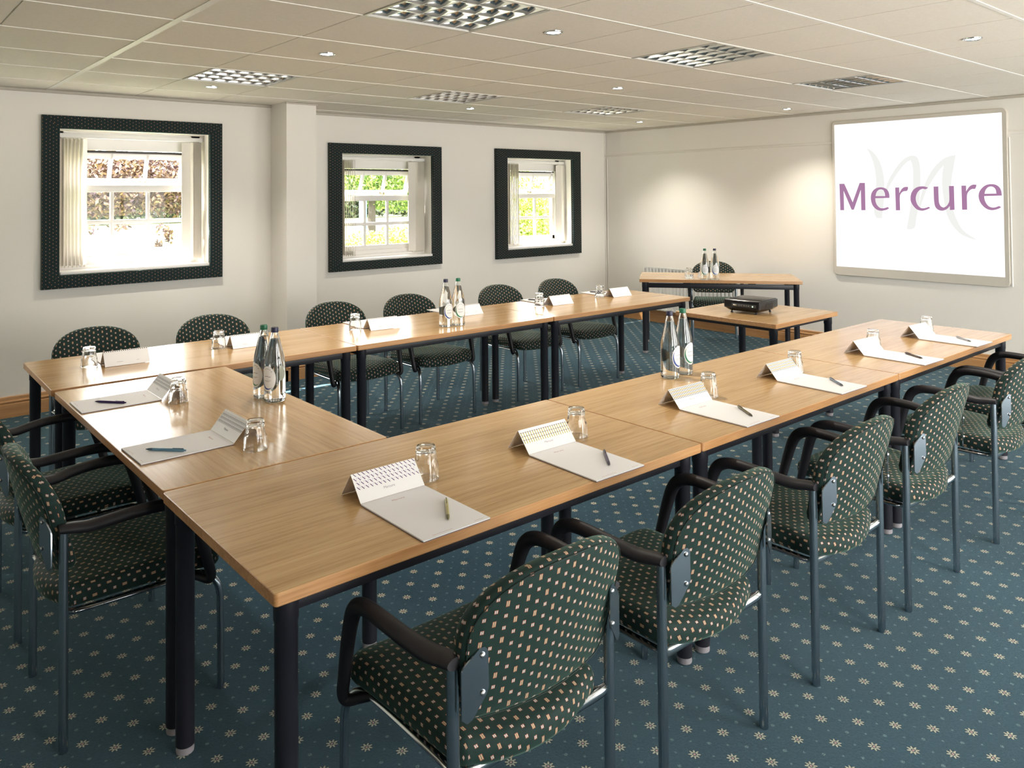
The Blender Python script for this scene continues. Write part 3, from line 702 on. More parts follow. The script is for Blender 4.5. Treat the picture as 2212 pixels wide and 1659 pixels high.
# ------------------------------------------------------------------ stationery
def font_mesh(text, size):
    c = bpy.data.curves.new('lettering', 'FONT'); c.body = text; c.size = size; c.align_x = 'CENTER'; c.align_y = 'CENTER'; c.extrude = 0
    t = bpy.data.objects.new('lettering', c); COL.objects.link(t); bpy.context.view_layer.update()
    me = bpy.data.meshes.new_from_object(t.evaluated_get(bpy.context.evaluated_depsgraph_get())); bpy.data.objects.remove(t); bpy.data.curves.remove(c)
    return me
logo = font_mesh('Mercure', .0105); logo.materials.append(M['print_grey'])
logo_r = font_mesh('Mercure', .0115); logo_r.materials.append(M['print_red'])
TZ = .7203
PW, PLN = .208, .297
def make_pad(label, loc, rz, style):
    o = thing('notepad', label, 'notepad', loc, rz, 'conference notepads with folded covers')
    mb = MB(); mb.box((0, -PLN / 2, .0010), (PW, PLN, .0016)); mb.build('backing_board', M['backing'], o)
    mb = MB(); mb.box((0, -PLN / 2, .0034), (PW - .001, PLN - .001, .0030)); pp = mb.build('paper_block', M['paper'], o)
    lm = logo_r.copy(); l = link('logo_print', lm, pp); l.location = (-.008, -.036, .0051)
    mb = MB(); mb.box((-.040, -.286, .00495), (.060, .0007, .0001)); mb.box((.075, -.286, .00495), (.030, .0007, .0001)); mb.build('printed_line', M['print_red'], pp)
    ridge, foot = Vector((0, .054, .068)), Vector((0, .104, .0008)); root = Vector((0, .0005, .0050))
    mb = MB(); nx = PW / 2; th = .0007
    for a, b in ((root, ridge), (ridge, foot)):
        d = (b - a).normalized(); nn = Vector((0, -d.z, d.y)) * th
        mb.prism([a + Vector((-nx, 0, 0)), a + Vector((nx, 0, 0)), b + Vector((nx, 0, 0)), b + Vector((-nx, 0, 0))], nn)
    # printed pattern in the sheet's own mesh, on the upper part of the front and just over the ridge
    d1 = (ridge - root); ln = d1.length; d1 = d1.normalized(); n1 = Vector((0, -d1.z, d1.y)); n1 = n1 if n1.y < 0 else -n1
    d2 = (ridge - foot).normalized(); n2 = Vector((0, d2.z, -d2.y)); n2 = n2 if n2.y > 0 else -n2
    def q(u, v, off=.0009):
        if v <= ln: return root + d1 * v + n1 * off + Vector((u, 0, 0))
        return ridge - d2 * (v - ln) + n2 * off + Vector((u, 0, 0))
    def dash(u, v, w, h, sl, m):
        mb.face([q(u - w / 2 - sl * h / 2, v - h / 2), q(u + w / 2 - sl * h / 2, v - h / 2), q(u + w / 2 + sl * h / 2, v + h / 2), q(u - w / 2 + sl * h / 2, v + h / 2)], None, m)
    lo_ = ln * .42
    if style == 'herring':
        for r in range(4):
            for c in range(15):
                u = -nx + .009 + c * .0137 + (r % 2) * .004 - r * .001; v = lo_ + .006 + r * .0125
                if u > nx - .006: continue
                dash(u, v, .0028, .0085, -.75, 1); dash(u + .0062, v + .004, .0016, .0085, .75, 2)
    elif style in ('bars', 'checks', 'green', 'grey'):
        for r in range(4):
            for c in range(21):
                u = -nx + .006 + c * .0098; v = lo_ + .006 + r * .0125
                if style == 'bars': dash(u, v, .0030, .0105, 0, 1); dash(u, v + .0062, .0075, .0016, 0, 2)
                elif style == 'checks': dash(u, v, .0036, .0066, 0, 2); dash(u + .0012, v + .0060, .0078, .0036, .3, 1)
                elif style == 'green': dash(u, v, .0040, .0085, 0, 1); dash(u + .0030, v + .0055, .0015, .0028, 0, 2)
                else: dash(u, v, .0040, .0090, .4, 1); dash(u + .0045, v + .003, .0016, .0070, -.3, 2)
    if style in ('herring', 'bars', 'checks', 'green', 'grey'):
        for c in range(21): dash(-nx + .006 + c * .0098, ln + .0035, .0038, .0050, 0, 2)
    pal = {'herring': ((.085, .028, .13), (.62, .62, .74)), 'bars': ((.50, .44, .06), (.06, .03, .10)), 'checks': ((.42, .27, .03), (.012, .010, .020)), 'green': ((.42, .45, .22), (.10, .10, .09)), 'grey': ((.30, .29, .31), (.14, .13, .15)), 'plain': ((.5, .5, .5), (.5, .5, .5))}[style]
    cov = mb.build('folded_cover', [M['card'], P('cover print', pal[0], .5), P('cover print dark', pal[1], .5)], o, 0, weld=False)
    l = link('logo_print', logo.copy(), cov); v = ln * .30; l.location = q(-.004, v, .0011)
    l.rotation_euler = (math.atan2(d1.z, d1.y), 0, 0)
    mb = MB()
    for u, w in ((-.055, .012), (.02, .028)):
        for a in range(2): mb.face([q(u, ln + .062 + a * .004 * 0 + .0, .0010), q(u + w, ln + .062, .0010), q(u + w, ln + .0635, .0010), q(u, ln + .0635, .0010)]); break
    mb.build('printed_line', M['print_grey'], cov, 0)
    return o
PADS = [
 ('notepad with purple herringbone cover, on the near corner table', .027, -1.745, .0, 'herring'),
 ('notepad with yellow barred cover, second on the near arm', .633, -1.752, -.02, 'bars'),
 ('notepad with black and gold checked cover beside the pair of bottles on the near arm', 1.418, -1.745, -.02, 'checks'),
 ('notepad with black and gold checked cover, fourth on the near arm', 2.108, -1.750, -.03, 'checks'),
 ('notepad with greenish cover, fifth along the near arm', 2.918, -1.755, -.04, 'green'),
 ('notepad with plain white cover at the whiteboard end of the near arm', 3.583, -1.755, -.04, 'plain'),
 ('notepad with grey cover and dark purple pen on the cross table', -.140, -.142, -PI / 2, 'grey'),
 ('notepad with grey cover and blue pen on the cross table', -.138, -.905, -PI / 2 + .02, 'grey'),
 ('notepad at the far arm corner, below the large window', -.050, .690, PI - .03, 'checks'),
 ('notepad behind the cross table bottles, on the far arm table by the pillar', .597, .710, PI - .04, 'checks'),
 ('notepad on the far arm just beyond the first table joint, pillar side', 1.452, .690, PI - .06, 'grey'),
 ('notepad standing right behind the two bottles of the far arm', 2.186, .770, PI - .02, 'checks'),
 ('notepad on the far arm beside the second table joint', 3.012, .700, PI - .05, 'grey'),
 ('notepad with blank cover at the open end of the far arm', 3.685, .700, PI - .06, 'plain')]
for lab, x, y, rz, st in PADS: make_pad(lab, (x, y, TZ), rz, st)

def make_pen(label, a, b, col, rough=.3, metal=.4):
    ax, bx = Vector((*a, 0)), Vector((*b, 0)); d = bx - ax; L = .140
    o = thing('ballpoint_pen', label, 'pen', ((ax.x + bx.x) / 2, (ax.y + bx.y) / 2, TZ + .0051 + .0048), math.atan2(d.y, d.x), 'ballpoint pens')
    m = P('pen ' + label[:12], col, rough, metal); md = P('pen dark', tuple(c * .35 for c in col), .4)
    rot = lambda prof: [((r, z)) for r, z in prof]
    def lat(prof, name, mat, par):
        mb = MB(); rings = [mb.ring([(z, r * math.cos(2 * PI * k / 16), r * math.sin(2 * PI * k / 16)) for k in range(16)]) for r, z in prof]
        for p, q in zip(rings, rings[1:]): mb.bridge(p, q)
        mb.cap(rings[0], True); mb.cap(rings[-1]); return mb.build(name, mat, par, 40)
    lat([(.0036, -.064), (.0046, -.060), (.0047, .0), (.0046, .045)], 'barrel', m, o)
    lat([(.0046, .045), (.0038, .058), (.0015, .067), (.0006, .070)], 'tip', md, o)
    lat([(.0024, -.070), (.0026, -.064)], 'push_button', m, o)
    mb = MB(); mb.box((-.042, 0, .0058), (.036, .0026, .0012), .0004); mb.box((-.059, 0, .0050), (.004, .0026, .003), .0004); mb.build('clip', md, o)
    return o
PENS = [('gold pen on the purple herringbone notepad', (.110, -1.878), (.036, -1.988), (.42, .38, .14)), ('dark purple pen on the yellow barred notepad', (.728, -1.889), (.640, -1.991), (.07, .05, .12)),
        ('bronze pen on the third notepad of the near arm', (1.502, -1.876), (1.422, -1.990), (.16, .13, .06)), ('blue grey pen on the fourth notepad of the near arm', (2.196, -1.890), (2.109, -1.991), (.20, .24, .30)),
        ('brown pen on the greenish covered notepad', (3.001, -1.875), (2.925, -1.990), (.14, .10, .09)), ('silver pen on the white covered notepad at the near arm end', (3.66, -1.878), (3.572, -1.985), (.42, .42, .46)),
        ('dark purple pen on the cross table notepad nearer the windows', (-.268, -.226), (-.365, -.112), (.035, .015, .10)), ('blue pen on the cross table notepad nearer the camera', (-.285, -.992), (-.386, -.884), (.13, .27, .38)),
        ('small dark pen on the notepad by the far arm second joint', (2.96, .935), (3.03, .83), (.08, .08, .10)), ('small dark pen on the notepad at the far arm open end', (3.66, .93), (3.72, .83), (.08, .08, .10))]
for lab, a, b, c in PENS: make_pen(lab, a, b, c)

# ------------------------------------------------------------------ tumblers, upside down
def make_glass(label, loc):
    mb = MB(); n = 54
    def wav(r, z, a):
        if .040 < z < .086: return r - .0012 * max(0, math.cos(a * 9)) * min(1, (z - .040) / .008) * min(1, (.086 - z) / .006)
        return r
    outer = [(.0385, .0), (.0385, .002), (.0378, .012), (.0362, .040), (.0345, .047), (.0325, .052), (.0305, .070), (.0292, .088), (.0283, .0935), (.0265, .096)]
    inner = [(.0, .0860), (.0225, .0855), (.0262, .082), (.0275, .070), (.0300, .052), (.0330, .044), (.0350, .012), (.0366, .002), (.0372, .0)]
    rings = []
    for r, z in outer + [(0.0005, .0945)]: rings.append(mb.ring([((wav(r, z, 2 * PI * k / n)) * math.cos(2 * PI * k / n), wav(r, z, 2 * PI * k / n) * math.sin(2 * PI * k / n), z) for k in range(n)]))
    for a, b in zip(rings, rings[1:]): mb.bridge(a, b)
    mb.cap(rings[-1])
    rin = [mb.ring([(max(r, .0005) * math.cos(2 * PI * k / n), max(r, .0005) * math.sin(2 * PI * k / n), z) for k in range(n)]) for r, z in inner]
    for a, b in zip(rin, rin[1:]): mb.bridge(a, b)
    mb.cap(rin[0]); mb.bridge(rin[-1], rings[0])
    o = mb.build('tumbler', M['glass'], None, 50); o.location = loc
    return tag(o, label, 'glass', 'upturned tumblers')
GL = [('upturned tumbler beside the purple herringbone notepad', .174, -1.690), ('upturned tumbler beside the yellow barred notepad', .796, -1.700), ('upturned tumbler beside the third notepad of the near arm', 1.575, -1.692),
      ('upturned tumbler beside the fourth notepad of the near arm', 2.238, -1.700), ('upturned tumbler beside the greenish covered notepad', 3.072, -1.682), ('upturned tumbler behind the white notepad at the near arm end', 3.74, -1.690),
      ('upturned tumbler on the cross table by the dark purple pen notepad', -.095, -.310), ('upturned tumbler on the cross table by the blue pen notepad', -.098, -1.095), ('upturned tumbler at the far arm corner, below the large window', -.210, .672),
      ('upturned tumbler beside the far arm notepad by the pillar', .442, .697), ('upturned tumbler just past the first far arm joint', 1.302, .716), ('upturned tumbler at the second far arm joint', 2.825, .668), ('upturned tumbler at the open end of the far arm', 3.530, .712)]
gl0 = make_glass(GL[0][0], (GL[0][1], GL[0][2], TZ))
for lab, x, y in GL[1:]:
    c = gl0.copy(); COL.objects.link(c); c.location = (x, y, TZ); c['label'] = lab; c.rotation_euler[2] = random.random()
for lab, x, y in (('upturned tumbler on the presenter table, farther of two', 5.232, 1.098), ('upturned tumbler on the presenter table, nearer of two', 5.165, 1.038)):
    c = gl0.copy(); COL.objects.link(c); c.location = (x, y, TZ); c['label'] = lab

# ------------------------------------------------------------------ bottles
CAM = Vector((-1.14805, -3.61149, 1.55505))
BOT = [(.026, .0), (.038, .0015), (.0425, .008), (.0428, .020), (.0428, .140), (.0418, .158), (.0385, .176), (.0180, .262), (.0138, .280), (.0130, .286)]
def make_bottle(label, loc, colour, turn):
    o = thing('water_bottle', label, 'bottle', loc, 0, 'glass water bottles')
    d = CAM - Vector(loc); az = math.atan2(d.y, d.x) + math.radians(turn)
    mb = MB(); n = 40; inn = [(max(r - .0028, .001), z + (.005 if z < .01 else 0)) for r, z in BOT][::-1]
    ro = [mb.ring([(r * math.cos(2 * PI * k / n), r * math.sin(2 * PI * k / n), z) for k in range(n)]) for r, z in BOT + inn]
    for a, b in zip(ro, ro[1:]): mb.bridge(a, b)
    mb.cap(ro[0], True); mb.cap(ro[-1]); mb.build('bottle_glass', M['bottle'], o, 60)
    wl = .252; pr_ = [(r - .0026, z + (.0048 if z < .01 else 0)) for r, z in BOT if z < wl]; t = (wl - .176) / (.262 - .176); pr_.append((.0385 + (.0180 - .0385) * t - .0026, wl))
    mb = MB(); mb.lathe(pr_, 40); mb.build('water', M['water'], o, 60)
    mb = MB(); mb.lathe([(.0146, .279), (.0150, .281), (.0150, .295), (.0140, .2985), (.0, .2995)], 28, caps=True); mb.build('cap', M['bottle_' + colour], o, 40)
    R = .0433
    def patch(cu, cv, hu, hv, mat, name, par, off=0.0, ring=None, a0=0):
        mb = MB(); seg = 36; K = 5
        P_ = lambda u, v, r: ((R + r) * math.cos(az + a0 + u / R), (R + r) * math.sin(az + a0 + u / R), v)
        rr = [mb.ring([P_(cu + hu * f * math.cos(2 * PI * k / seg), cv + hv * f * math.sin(2 * PI * k / seg), off) for k in range(seg)]) for f in (1, .8, .6, .4, .2, .02)]
        for a, b in zip(rr, rr[1:]): mb.bridge(a, b)
        mb.cap(rr[-1]); return mb.build(name, mat, par, 60)
    lab = patch(0, .098, .036, .050, M['label'], 'front_label', o, .0002)
    ink = M['label_' + colour]
    mb = MB(); seg = 30        # swoosh crescent round the lower left of the label
    P2 = lambda u, v: ((R + .0004) * math.cos(az + u / R), (R + .0004) * math.sin(az + u / R), v)
    oa, ia = [], []
    for k in range(seg + 1):
        a = math.radians(135 + 175 * k / seg); w = .007 * math.sin(PI * k / seg) + .0003
        oa.append(P2(.033 * math.cos(a), .096 + .042 * math.sin(a))); ia.append(P2((.033 - w) * math.cos(a) , .096 + (.042 - w * 1.1) * math.sin(a)))
    ra, rb = mb.ring(oa), mb.ring(ia); mb.bridge(ra, rb, closed=False); mb.build('swoosh', ink, lab, 0)
    mb = MB()                   # lines of small print
    def line(u0, u1, v, h):
        k = 6; mb.bridge(mb.ring([P2(u0 + (u1 - u0) * i / k, v) for i in range(k + 1)]), mb.ring([P2(u0 + (u1 - u0) * i / k, v + h) for i in range(k + 1)]), closed=False)
    for i in range(6):
        a = math.radians(135 - 18 * i); line(.026 * math.cos(a) - .002, .026 * math.cos(a) + .002, .098 + .039 * math.sin(a), .002)
    line(-.016, -.008, .105, .0016); line(-.006, .003, .106, .0018); line(.005, .015, .105, .0016); line(-.018, .016, .090, .0009); line(-.014, .010, .086, .0009)
    mb.build('small_print', M['label_ink'], lab, 0)
    patch(0, .095, .022, .030, M['label_back'], 'back_label', o, .0002, None, math.radians(150))
    return o
BT = [('green capped bottle on the cross table', (.200, -.470), 'green', -55), ('blue capped bottle on the cross table', (.208, -.560), 'blue', -42),
      ('blue capped bottle on the far arm', (1.787, .422), 'blue', 32), ('green capped bottle on the far arm', (1.878, .412), 'green', 22),
      ('blue capped bottle on the near arm', (1.722, -1.385), 'blue', 60), ('green capped bottle on the near arm', (1.832, -1.375), 'green', 52),
      ('green capped bottle on the presenter table', (5.165, .862), 'green', 0), ('dark capped bottle on the presenter table', (5.232, .797), 'blue', 12)]
for lab, (x, y), c, t in BT: make_bottle(lab, (x, y, TZ), c, t)
o = thing('place_card', 'small white folded card beside the presenter table tumblers', 'card', (5.285, 1.005, TZ), -2.2)
mb = MB(); mb.prism([(-.035, -.015, 0), (-.035, .015, 0), (-.035, 0, .055)], (.07, 0, 0)); mb.build('folded_card', M['card'], o, 0)

# ------------------------------------------------------------------ projector
o = thing('projector', 'black projector on the small square table', 'projector', (3.712, -.545, .7203), math.radians(4))
hx, hy, z0, z1 = .135, .135, .014, .092
mb = MB(); e = .012
base = [(-hx, -hy), (hx, -hy), (hx, hy), (-hx, hy)]
ly = [(.030, z0), (.0, z0 + .024), (0, z1 - .004), (.004, z1)]
def rrect(ins, rr=.014):
    p = []
    for cx, cy, a0 in ((hx - rr, hy - rr, 0), (-hx + rr, hy - rr, 90), (-hx + rr, -hy + rr, 180), (hx - rr, -hy + rr, 270)):
        for k in range(5): a = math.radians(a0 + 90 * k / 4); p.append((cx + (rr) * math.cos(a) - ins * (1 if cx > 0 else -1), cy + rr * math.sin(a) - ins * (1 if cy > 0 else -1)))
    return p
R_ = [mb.ring([(x, y, z) for x, y in rrect(i)]) for i, z in ly]
for a, b in zip(R_, R_[1:]): mb.bridge(a, b)
mb.cap(R_[0], True); mb.cap(R_[-1]); mb.build('casing', M['proj_black'], o, 30)
mb = MB(); mb.box((.02, -.03, z1 + .001), (.21, .19, .003), .001); mb.build('top_cover', M['proj_top'], o)
mb = MB(); mb.box((-.03, .095, z1 + .001), (.10, .05, .004), .001)
for k in range(5): mb.tube([(-.06 + k * .015, .095, z1 + .002), (-.06 + k * .015, .095, z1 + .005)], .004, 10)
mb.build('control_panel', M['proj_grey'], o)
mb = MB(); mb.box((-hx - .0005, -.02, .058), (.002, .18, .020), .0005); cp = mb.build('connector_panel', M['proj_grey'], o)
for k, (y, w) in enumerate(((.045, .026), (.012, .009), (-.004, .009), (-.026, .009), (-.042, .009), (-.058, .009))):
    mb = MB()
    if w > .01: mb.box((-hx - .003, y, .058), (.005, w, .009), .001)
    else: mb.tube([(-hx - .001, y, .058), (-hx - .006, y, .058)], .0045, 12)
    mb.build('socket', M['screw'], cp)
mb = MB(); mb.tube([(-hx - .0005, -.085, .056), (-hx - .003, -.085, .056)], .004, 10); mb.build('pilot_light', M['lamp2'], cp)
mb = MB()
for k in range(9): mb.box((-.04 + k * .011, -hy - .0008, .052), (.006, .002, .038))
mb.build('vent_grille', M['dark'], o)
mb = MB(); mb.tube([(hx - .001, .06, .055), (hx + .012, .06, .055)], [.030, .028], 24); mb.build('lens', M['proj_grey'], o)
for x, y in ((-.10, .09), (-.10, -.09), (.10, .09), (.10, -.09)):
    mb = MB(); mb.lathe([(.008, 0), (.008, .006), (.005, .008), (.005, .026)], 14, (x, y, 0)); mb.build('foot', M['black_plastic'], o)

# ------------------------------------------------------------------ whiteboard with projected slide
o = thing('whiteboard', 'wall mounted whiteboard with a slide reading Mercure projected on it', 'whiteboard', (WX, -.57, 1.49))
X0 = WX; cy, cz = -.57, 1.49
def rr2(y0, y1, z0, z1, r):
    p = []
    for c, d, a0 in ((y1 - r, z1 - r, 0), (y0 + r, z1 - r, 90), (y0 + r, z0 + r, 180), (y1 - r, z0 + r, 270)):
        for k in range(7): a = math.radians(a0 + 90 * k / 6); p.append((c + r * math.cos(a), d + r * math.sin(a)))
    return p
Y0, Y1, Z0, Z1 = -1.334, .192, .733, 2.250
a0, a1, b0, b1 = -1.296, .166, .818, 2.212
out = rr2(Y0, Y1, Z0, Z1, .045); ins = rr2(a0, a1, b0, b1, .003)
mb = MB(); q = lambda pts, x: mb.ring([(x - X0, y - cy, z - cz) for y, z in pts])
w0, w1, w2, w3, w4 = q(out, X0), q(out, X0 - .020), q(rr2(Y0 + .005, Y1 - .005, Z0 + .005, Z1 - .005, .041), X0 - .026), q(ins, X0 - .024), q(ins, X0 - .016)
for a, b in ((w0, w1), (w1, w2), (w2, w3), (w3, w4)): mb.bridge(a, b)
mb.build('board_frame', M['board_frame'], o, 35)
xs = X0 - .0165
mb = MB(); mb.face([(xs - X0, y - cy, z - cz) for y, z in ((a0, b0), (a1, b0), (a1, b1), (a0, b1))]); scr = mb.build('projected_slide', M['screen'], o, 0)
GLY = {'M': [(0.125,1.629),(0.076,1.629),(-0.004,1.448),(-0.075,1.635),(-0.126,1.634),(-0.127,1.373),(-0.087,1.372),(-0.085,1.569),(-0.014,1.376),(0.008,1.376),(0.084,1.56),(0.082,1.371),(0.12,1.37)],
'e1': [(-0.354,1.49),(-0.221,1.487),(-0.225,1.452),(-0.238,1.421),(-0.262,1.397),(-0.289,1.392),(-0.316,1.397),(-0.334,1.405),(-0.349,1.393),(-0.329,1.38),(-0.305,1.373),(-0.275,1.369),(-0.241,1.376),(-0.21,1.399),(-0.19,1.431),(-0.18,1.48),(-0.185,1.528),(-0.207,1.565),(-0.241,1.585),(-0.279,1.59),(-0.319,1.579),(-0.342,1.555),(-0.352,1.524)],
'e1h': [(-0.224,1.507),(-0.234,1.542),(-0.251,1.563),(-0.275,1.571),(-0.299,1.564),(-0.31,1.538),(-0.313,1.507)],
'r1': [(-0.407,1.586),(-0.443,1.587),(-0.444,1.534),(-0.458,1.561),(-0.475,1.581),(-0.497,1.591),(-0.522,1.591),(-0.521,1.57),(-0.51,1.553),(-0.48,1.55),(-0.457,1.529),(-0.447,1.493),(-0.448,1.375),(-0.41,1.374)],
'c': [(-0.697,1.581),(-0.673,1.568),(-0.653,1.572),(-0.625,1.562),(-0.602,1.536),(-0.589,1.499),(-0.589,1.466),(-0.6,1.43),(-0.622,1.403),(-0.647,1.395),(-0.675,1.4),(-0.697,1.409),(-0.711,1.399),(-0.687,1.386),(-0.662,1.377),(-0.637,1.373),(-0.599,1.383),(-0.568,1.413),(-0.546,1.453),(-0.542,1.49),(-0.55,1.533),(-0.571,1.566),(-0.603,1.588),(-0.644,1.595),(-0.675,1.59)],
'u': [(-0.742,1.591),(-0.782,1.592),(-0.784,1.466),(-0.791,1.43),(-0.804,1.411),(-0.822,1.403),(-0.844,1.414),(-0.861,1.437),(-0.871,1.473),(-0.87,1.594),(-0.91,1.595),(-0.912,1.384),(-0.874,1.382),(-0.874,1.418),(-0.855,1.395),(-0.831,1.38),(-0.804,1.375),(-0.774,1.385),(-0.753,1.411),(-0.745,1.453),(-0.743,1.499)],
'r2': [(-0.971,1.596),(-1.008,1.596),(-1.008,1.546),(-1.023,1.571),(-1.041,1.593),(-1.064,1.604),(-1.089,1.603),(-1.087,1.585),(-1.078,1.566),(-1.052,1.565),(-1.029,1.546),(-1.017,1.524),(-1.013,1.492),(-1.013,1.386),(-0.973,1.385)],
'e2': [(-1.282,1.508),(-1.148,1.504),(-1.151,1.473),(-1.163,1.441),(-1.182,1.417),(-1.209,1.406),(-1.234,1.409),(-1.259,1.42),(-1.276,1.41),(-1.256,1.397),(-1.228,1.387),(-1.201,1.384),(-1.168,1.393),(-1.137,1.419),(-1.115,1.454),(-1.105,1.498),(-1.111,1.539),(-1.132,1.573),(-1.163,1.598),(-1.199,1.606),(-1.238,1.6),(-1.265,1.578),(-1.278,1.547)],
'e2h': [(-1.151,1.524),(-1.159,1.554),(-1.177,1.578),(-1.199,1.586),(-1.221,1.58),(-1.237,1.557),(-1.241,1.525)],
'S1': [(-0.144,1.97),(-0.202,1.933),(-0.254,1.864),(-0.288,1.778),(-0.305,1.677),(-0.308,1.572),(-0.298,1.435),(-0.28,1.298),(-0.228,1.299),(-0.208,1.36),(-0.218,1.498),(-0.231,1.626),(-0.228,1.721),(-0.209,1.823),(-0.178,1.91)],
'S2': [(-0.315,1.551),(-0.343,1.645),(-0.396,1.738),(-0.458,1.819),(-0.518,1.867),(-0.577,1.877),(-0.611,1.853),(-0.628,1.788),(-0.632,1.691),(-0.627,1.579),(-0.613,1.416),(-0.591,1.314),(-0.575,1.221),(-0.526,1.199),(-0.504,1.209),(-0.523,1.312),(-0.548,1.456),(-0.565,1.6),(-0.569,1.723),(-0.561,1.795),(-0.547,1.837),(-0.507,1.812),(-0.451,1.747),(-0.394,1.665),(-0.347,1.582),(-0.325,1.519)],
'S3': [(-0.613,1.416),(-0.634,1.518),(-0.674,1.629),(-0.729,1.734),(-0.796,1.812),(-0.861,1.854),(-0.93,1.868),(-0.913,1.773),(-0.892,1.645),(-0.885,1.526),(-0.894,1.417),(-0.924,1.309),(-0.98,1.203),(-1.089,1.124),(-1.019,1.141),(-0.949,1.18),(-0.887,1.254),(-0.845,1.353),(-0.825,1.472),(-0.814,1.597),(-0.818,1.706),(-0.83,1.778),(-0.785,1.727),(-0.727,1.638),(-0.678,1.548),(-0.637,1.436),(-0.617,1.365)]}
def curve_outline(pts, k=4, ang=48):
    """smooth an outline except at its sharp corners"""
    n = len(pts); V = [Vector(p) for p in pts]; sharp = []
    for i in range(n):
        a, b = (V[i] - V[i - 1]).normalized(), (V[(i + 1) % n] - V[i]).normalized(); sharp.append(a.angle(b) > math.radians(ang))
    out = []
    for i in range(n):
        j = (i + 1) % n; p1, p2 = V[i], V[j]
        p0 = p1 + (p1 - p2) if sharp[i] else V[i - 1]; p3 = p2 + (p2 - p1) if sharp[j] else V[(j + 1) % n]
        straight = sharp[i] and sharp[j]
        for s in range(1 if straight else k):
            t = s / k; q = p1 if straight else .5 * ((2 * p1) + (p2 - p0) * t + (2 * p0 - 5 * p1 + 4 * p2 - p3) * t * t + (3 * p1 - p0 - 3 * p2 + p3) * t ** 3)
            out.append((q.x, q.y))
    return out
def lettering(name, shapes, mat, off, par):
    c = bpy.data.curves.new(name, 'CURVE'); c.dimensions = '2D'; c.fill_mode = 'BOTH'
    for pts in shapes:
        sp = c.splines.new('POLY'); sp.points.add(len(pts) - 1); sp.use_cyclic_u = True
        for p, (y, z) in zip(sp.points, pts): p.co = (-(y - cy), z - cz, 0, 1)
    t = bpy.data.objects.new(name, c); COL.objects.link(t); bpy.context.view_layer.update()
    me = bpy.data.meshes.new_from_object(t.evaluated_get(bpy.context.evaluated_depsgraph_get())); bpy.data.objects.remove(t); bpy.data.curves.remove(c)
    me.transform(Matrix(((0, 0, -1, xs - X0 - off), (-1, 0, 0, 0), (0, 1, 0, 0), (0, 0, 0, 1))))
    me.materials.clear(); me.materials.append(mat)
    return link(name, me, par)
for k in ('S1', 'S2', 'S3'): lettering('logo_stroke', [curve_outline(GLY[k], 4, 62)], M['screen_grey'], .0006 + .0001 * int(k[1]), scr)
lettering('slide_title', [GLY['M'] if False else GLY['M']] + [curve_outline(GLY[k]) for k in ('e1', 'e1h', 'r1', 'c', 'u', 'r2', 'e2', 'e2h')], M['screen_ink'], .0014, scr)
mb = MB(); mb.tube([(-.012, Y0 - .010 - cy, Z1 - .25 - cz), (-.012, Y0 - .012 - cy, Z0 - cz + .01)], .006, 10); mb.build('cable_conduit', M['white'], o)

# ------------------------------------------------------------------ radiator
o = thing('radiator', 'white panel radiator low on the board wall beside the corner', 'radiator', (WX, 1.9, .16))
mb = MB(); y0, y1 = -.66, .62; n = int((y1 - y0) / .05); zz = .50
for xx, sg in ((-.095, 1), (-.035, 1)):
    prof = []
    for k in range(n):
        y = y0 + k * .05
        prof += [(y, -.004), (y + .012, -.004), (y + .020, .012), (y + .042, .012)]
    prof.append((y0 + n * .05, 0))
    a = mb.ring([(xx - d * sg, y, 0) for y, d in prof]); b = mb.ring([(xx - d * sg, y, zz) for y, d in prof]); mb.bridge(a, b, closed=False)
mb.box((-.095, (y0 + y1) / 2, .012), (.016, y1 - y0, .024), .004); mb.box((-.095, (y0 + y1) / 2, zz - .008), (.018, y1 - y0, .020), .004); mb.build('panel', M['white'], o, 30)
mb = MB(); mb.box((-.065, y0 - .002, zz / 2), (.085, .008, zz + .01), .002); mb.box((-.065, y1 + .002, zz / 2), (.085, .008, zz + .01), .002); mb.build('side_cover', M['white'], o)
mb = MB()
for k in range(26): mb.box((-.065, y0 + .025 + k * .05, zz + .006), (.085, .012, .003))
mb.box((-.105, (y0 + y1) / 2, zz + .004), (.008, y1 - y0, .008)); mb.build('top_grille', M['white'], o)
for y in (y0 + .03, y1 - .03):
    mb = MB(); mb.tube([(-.06, y, 0), (-.06, y, -.16)], .009, 12); mb.build('pipe', M['white'], o)
for y in (y0 + .25, y1 - .25):
    mb = MB(); mb.box((-.02, y, .3), (.03, .03, .25)); mb.build('wall_bracket', M['white'], o)

# ------------------------------------------------------------------ outside the windows
M['lawn'] = noise_mat('lawn', (.085, .115, .040), (.12, .15, .055), 3)
mb = MB(); mb.face([(-30, WR + .35, -.15), (60, WR + .35, -.15), (60, 80, -.15), (-30, 80, -.15)]); o = mb.build('lawn', M['lawn'], None, 0); tag(o, kind='structure')
mb = MB(); mb.box((20, 38, -.14), (120, 9.0, .03)); o = mb.build('road', P('pale road', (.30, .29, .28), .8), None, 0); tag(o, kind='structure')
def foliage(mb, c, r, n, size, squash=1.0, low=None):
    for _ in range(n):
        v = Vector((random.gauss(0, 1), random.gauss(0, 1), random.gauss(0, 1))).normalized() * (random.random() ** .45)
        p = Vector(c) + Vector((v.x * r[0], v.y * r[1], v.z * r[2]))
        if p.z < -.12: continue
        a = Vector((random.uniform(-1, 1), random.uniform(-1, 1), random.uniform(-1, 1))).normalized(); b = a.cross(Vector((random.uniform(-1, 1), random.uniform(-1, 1), random.uniform(-1, 1)))).normalized()
        s = size * random.uniform(.6, 1.3)
        mb.face([p - a * s, p - b * s * .45, p + a * s, p + b * s * .45])
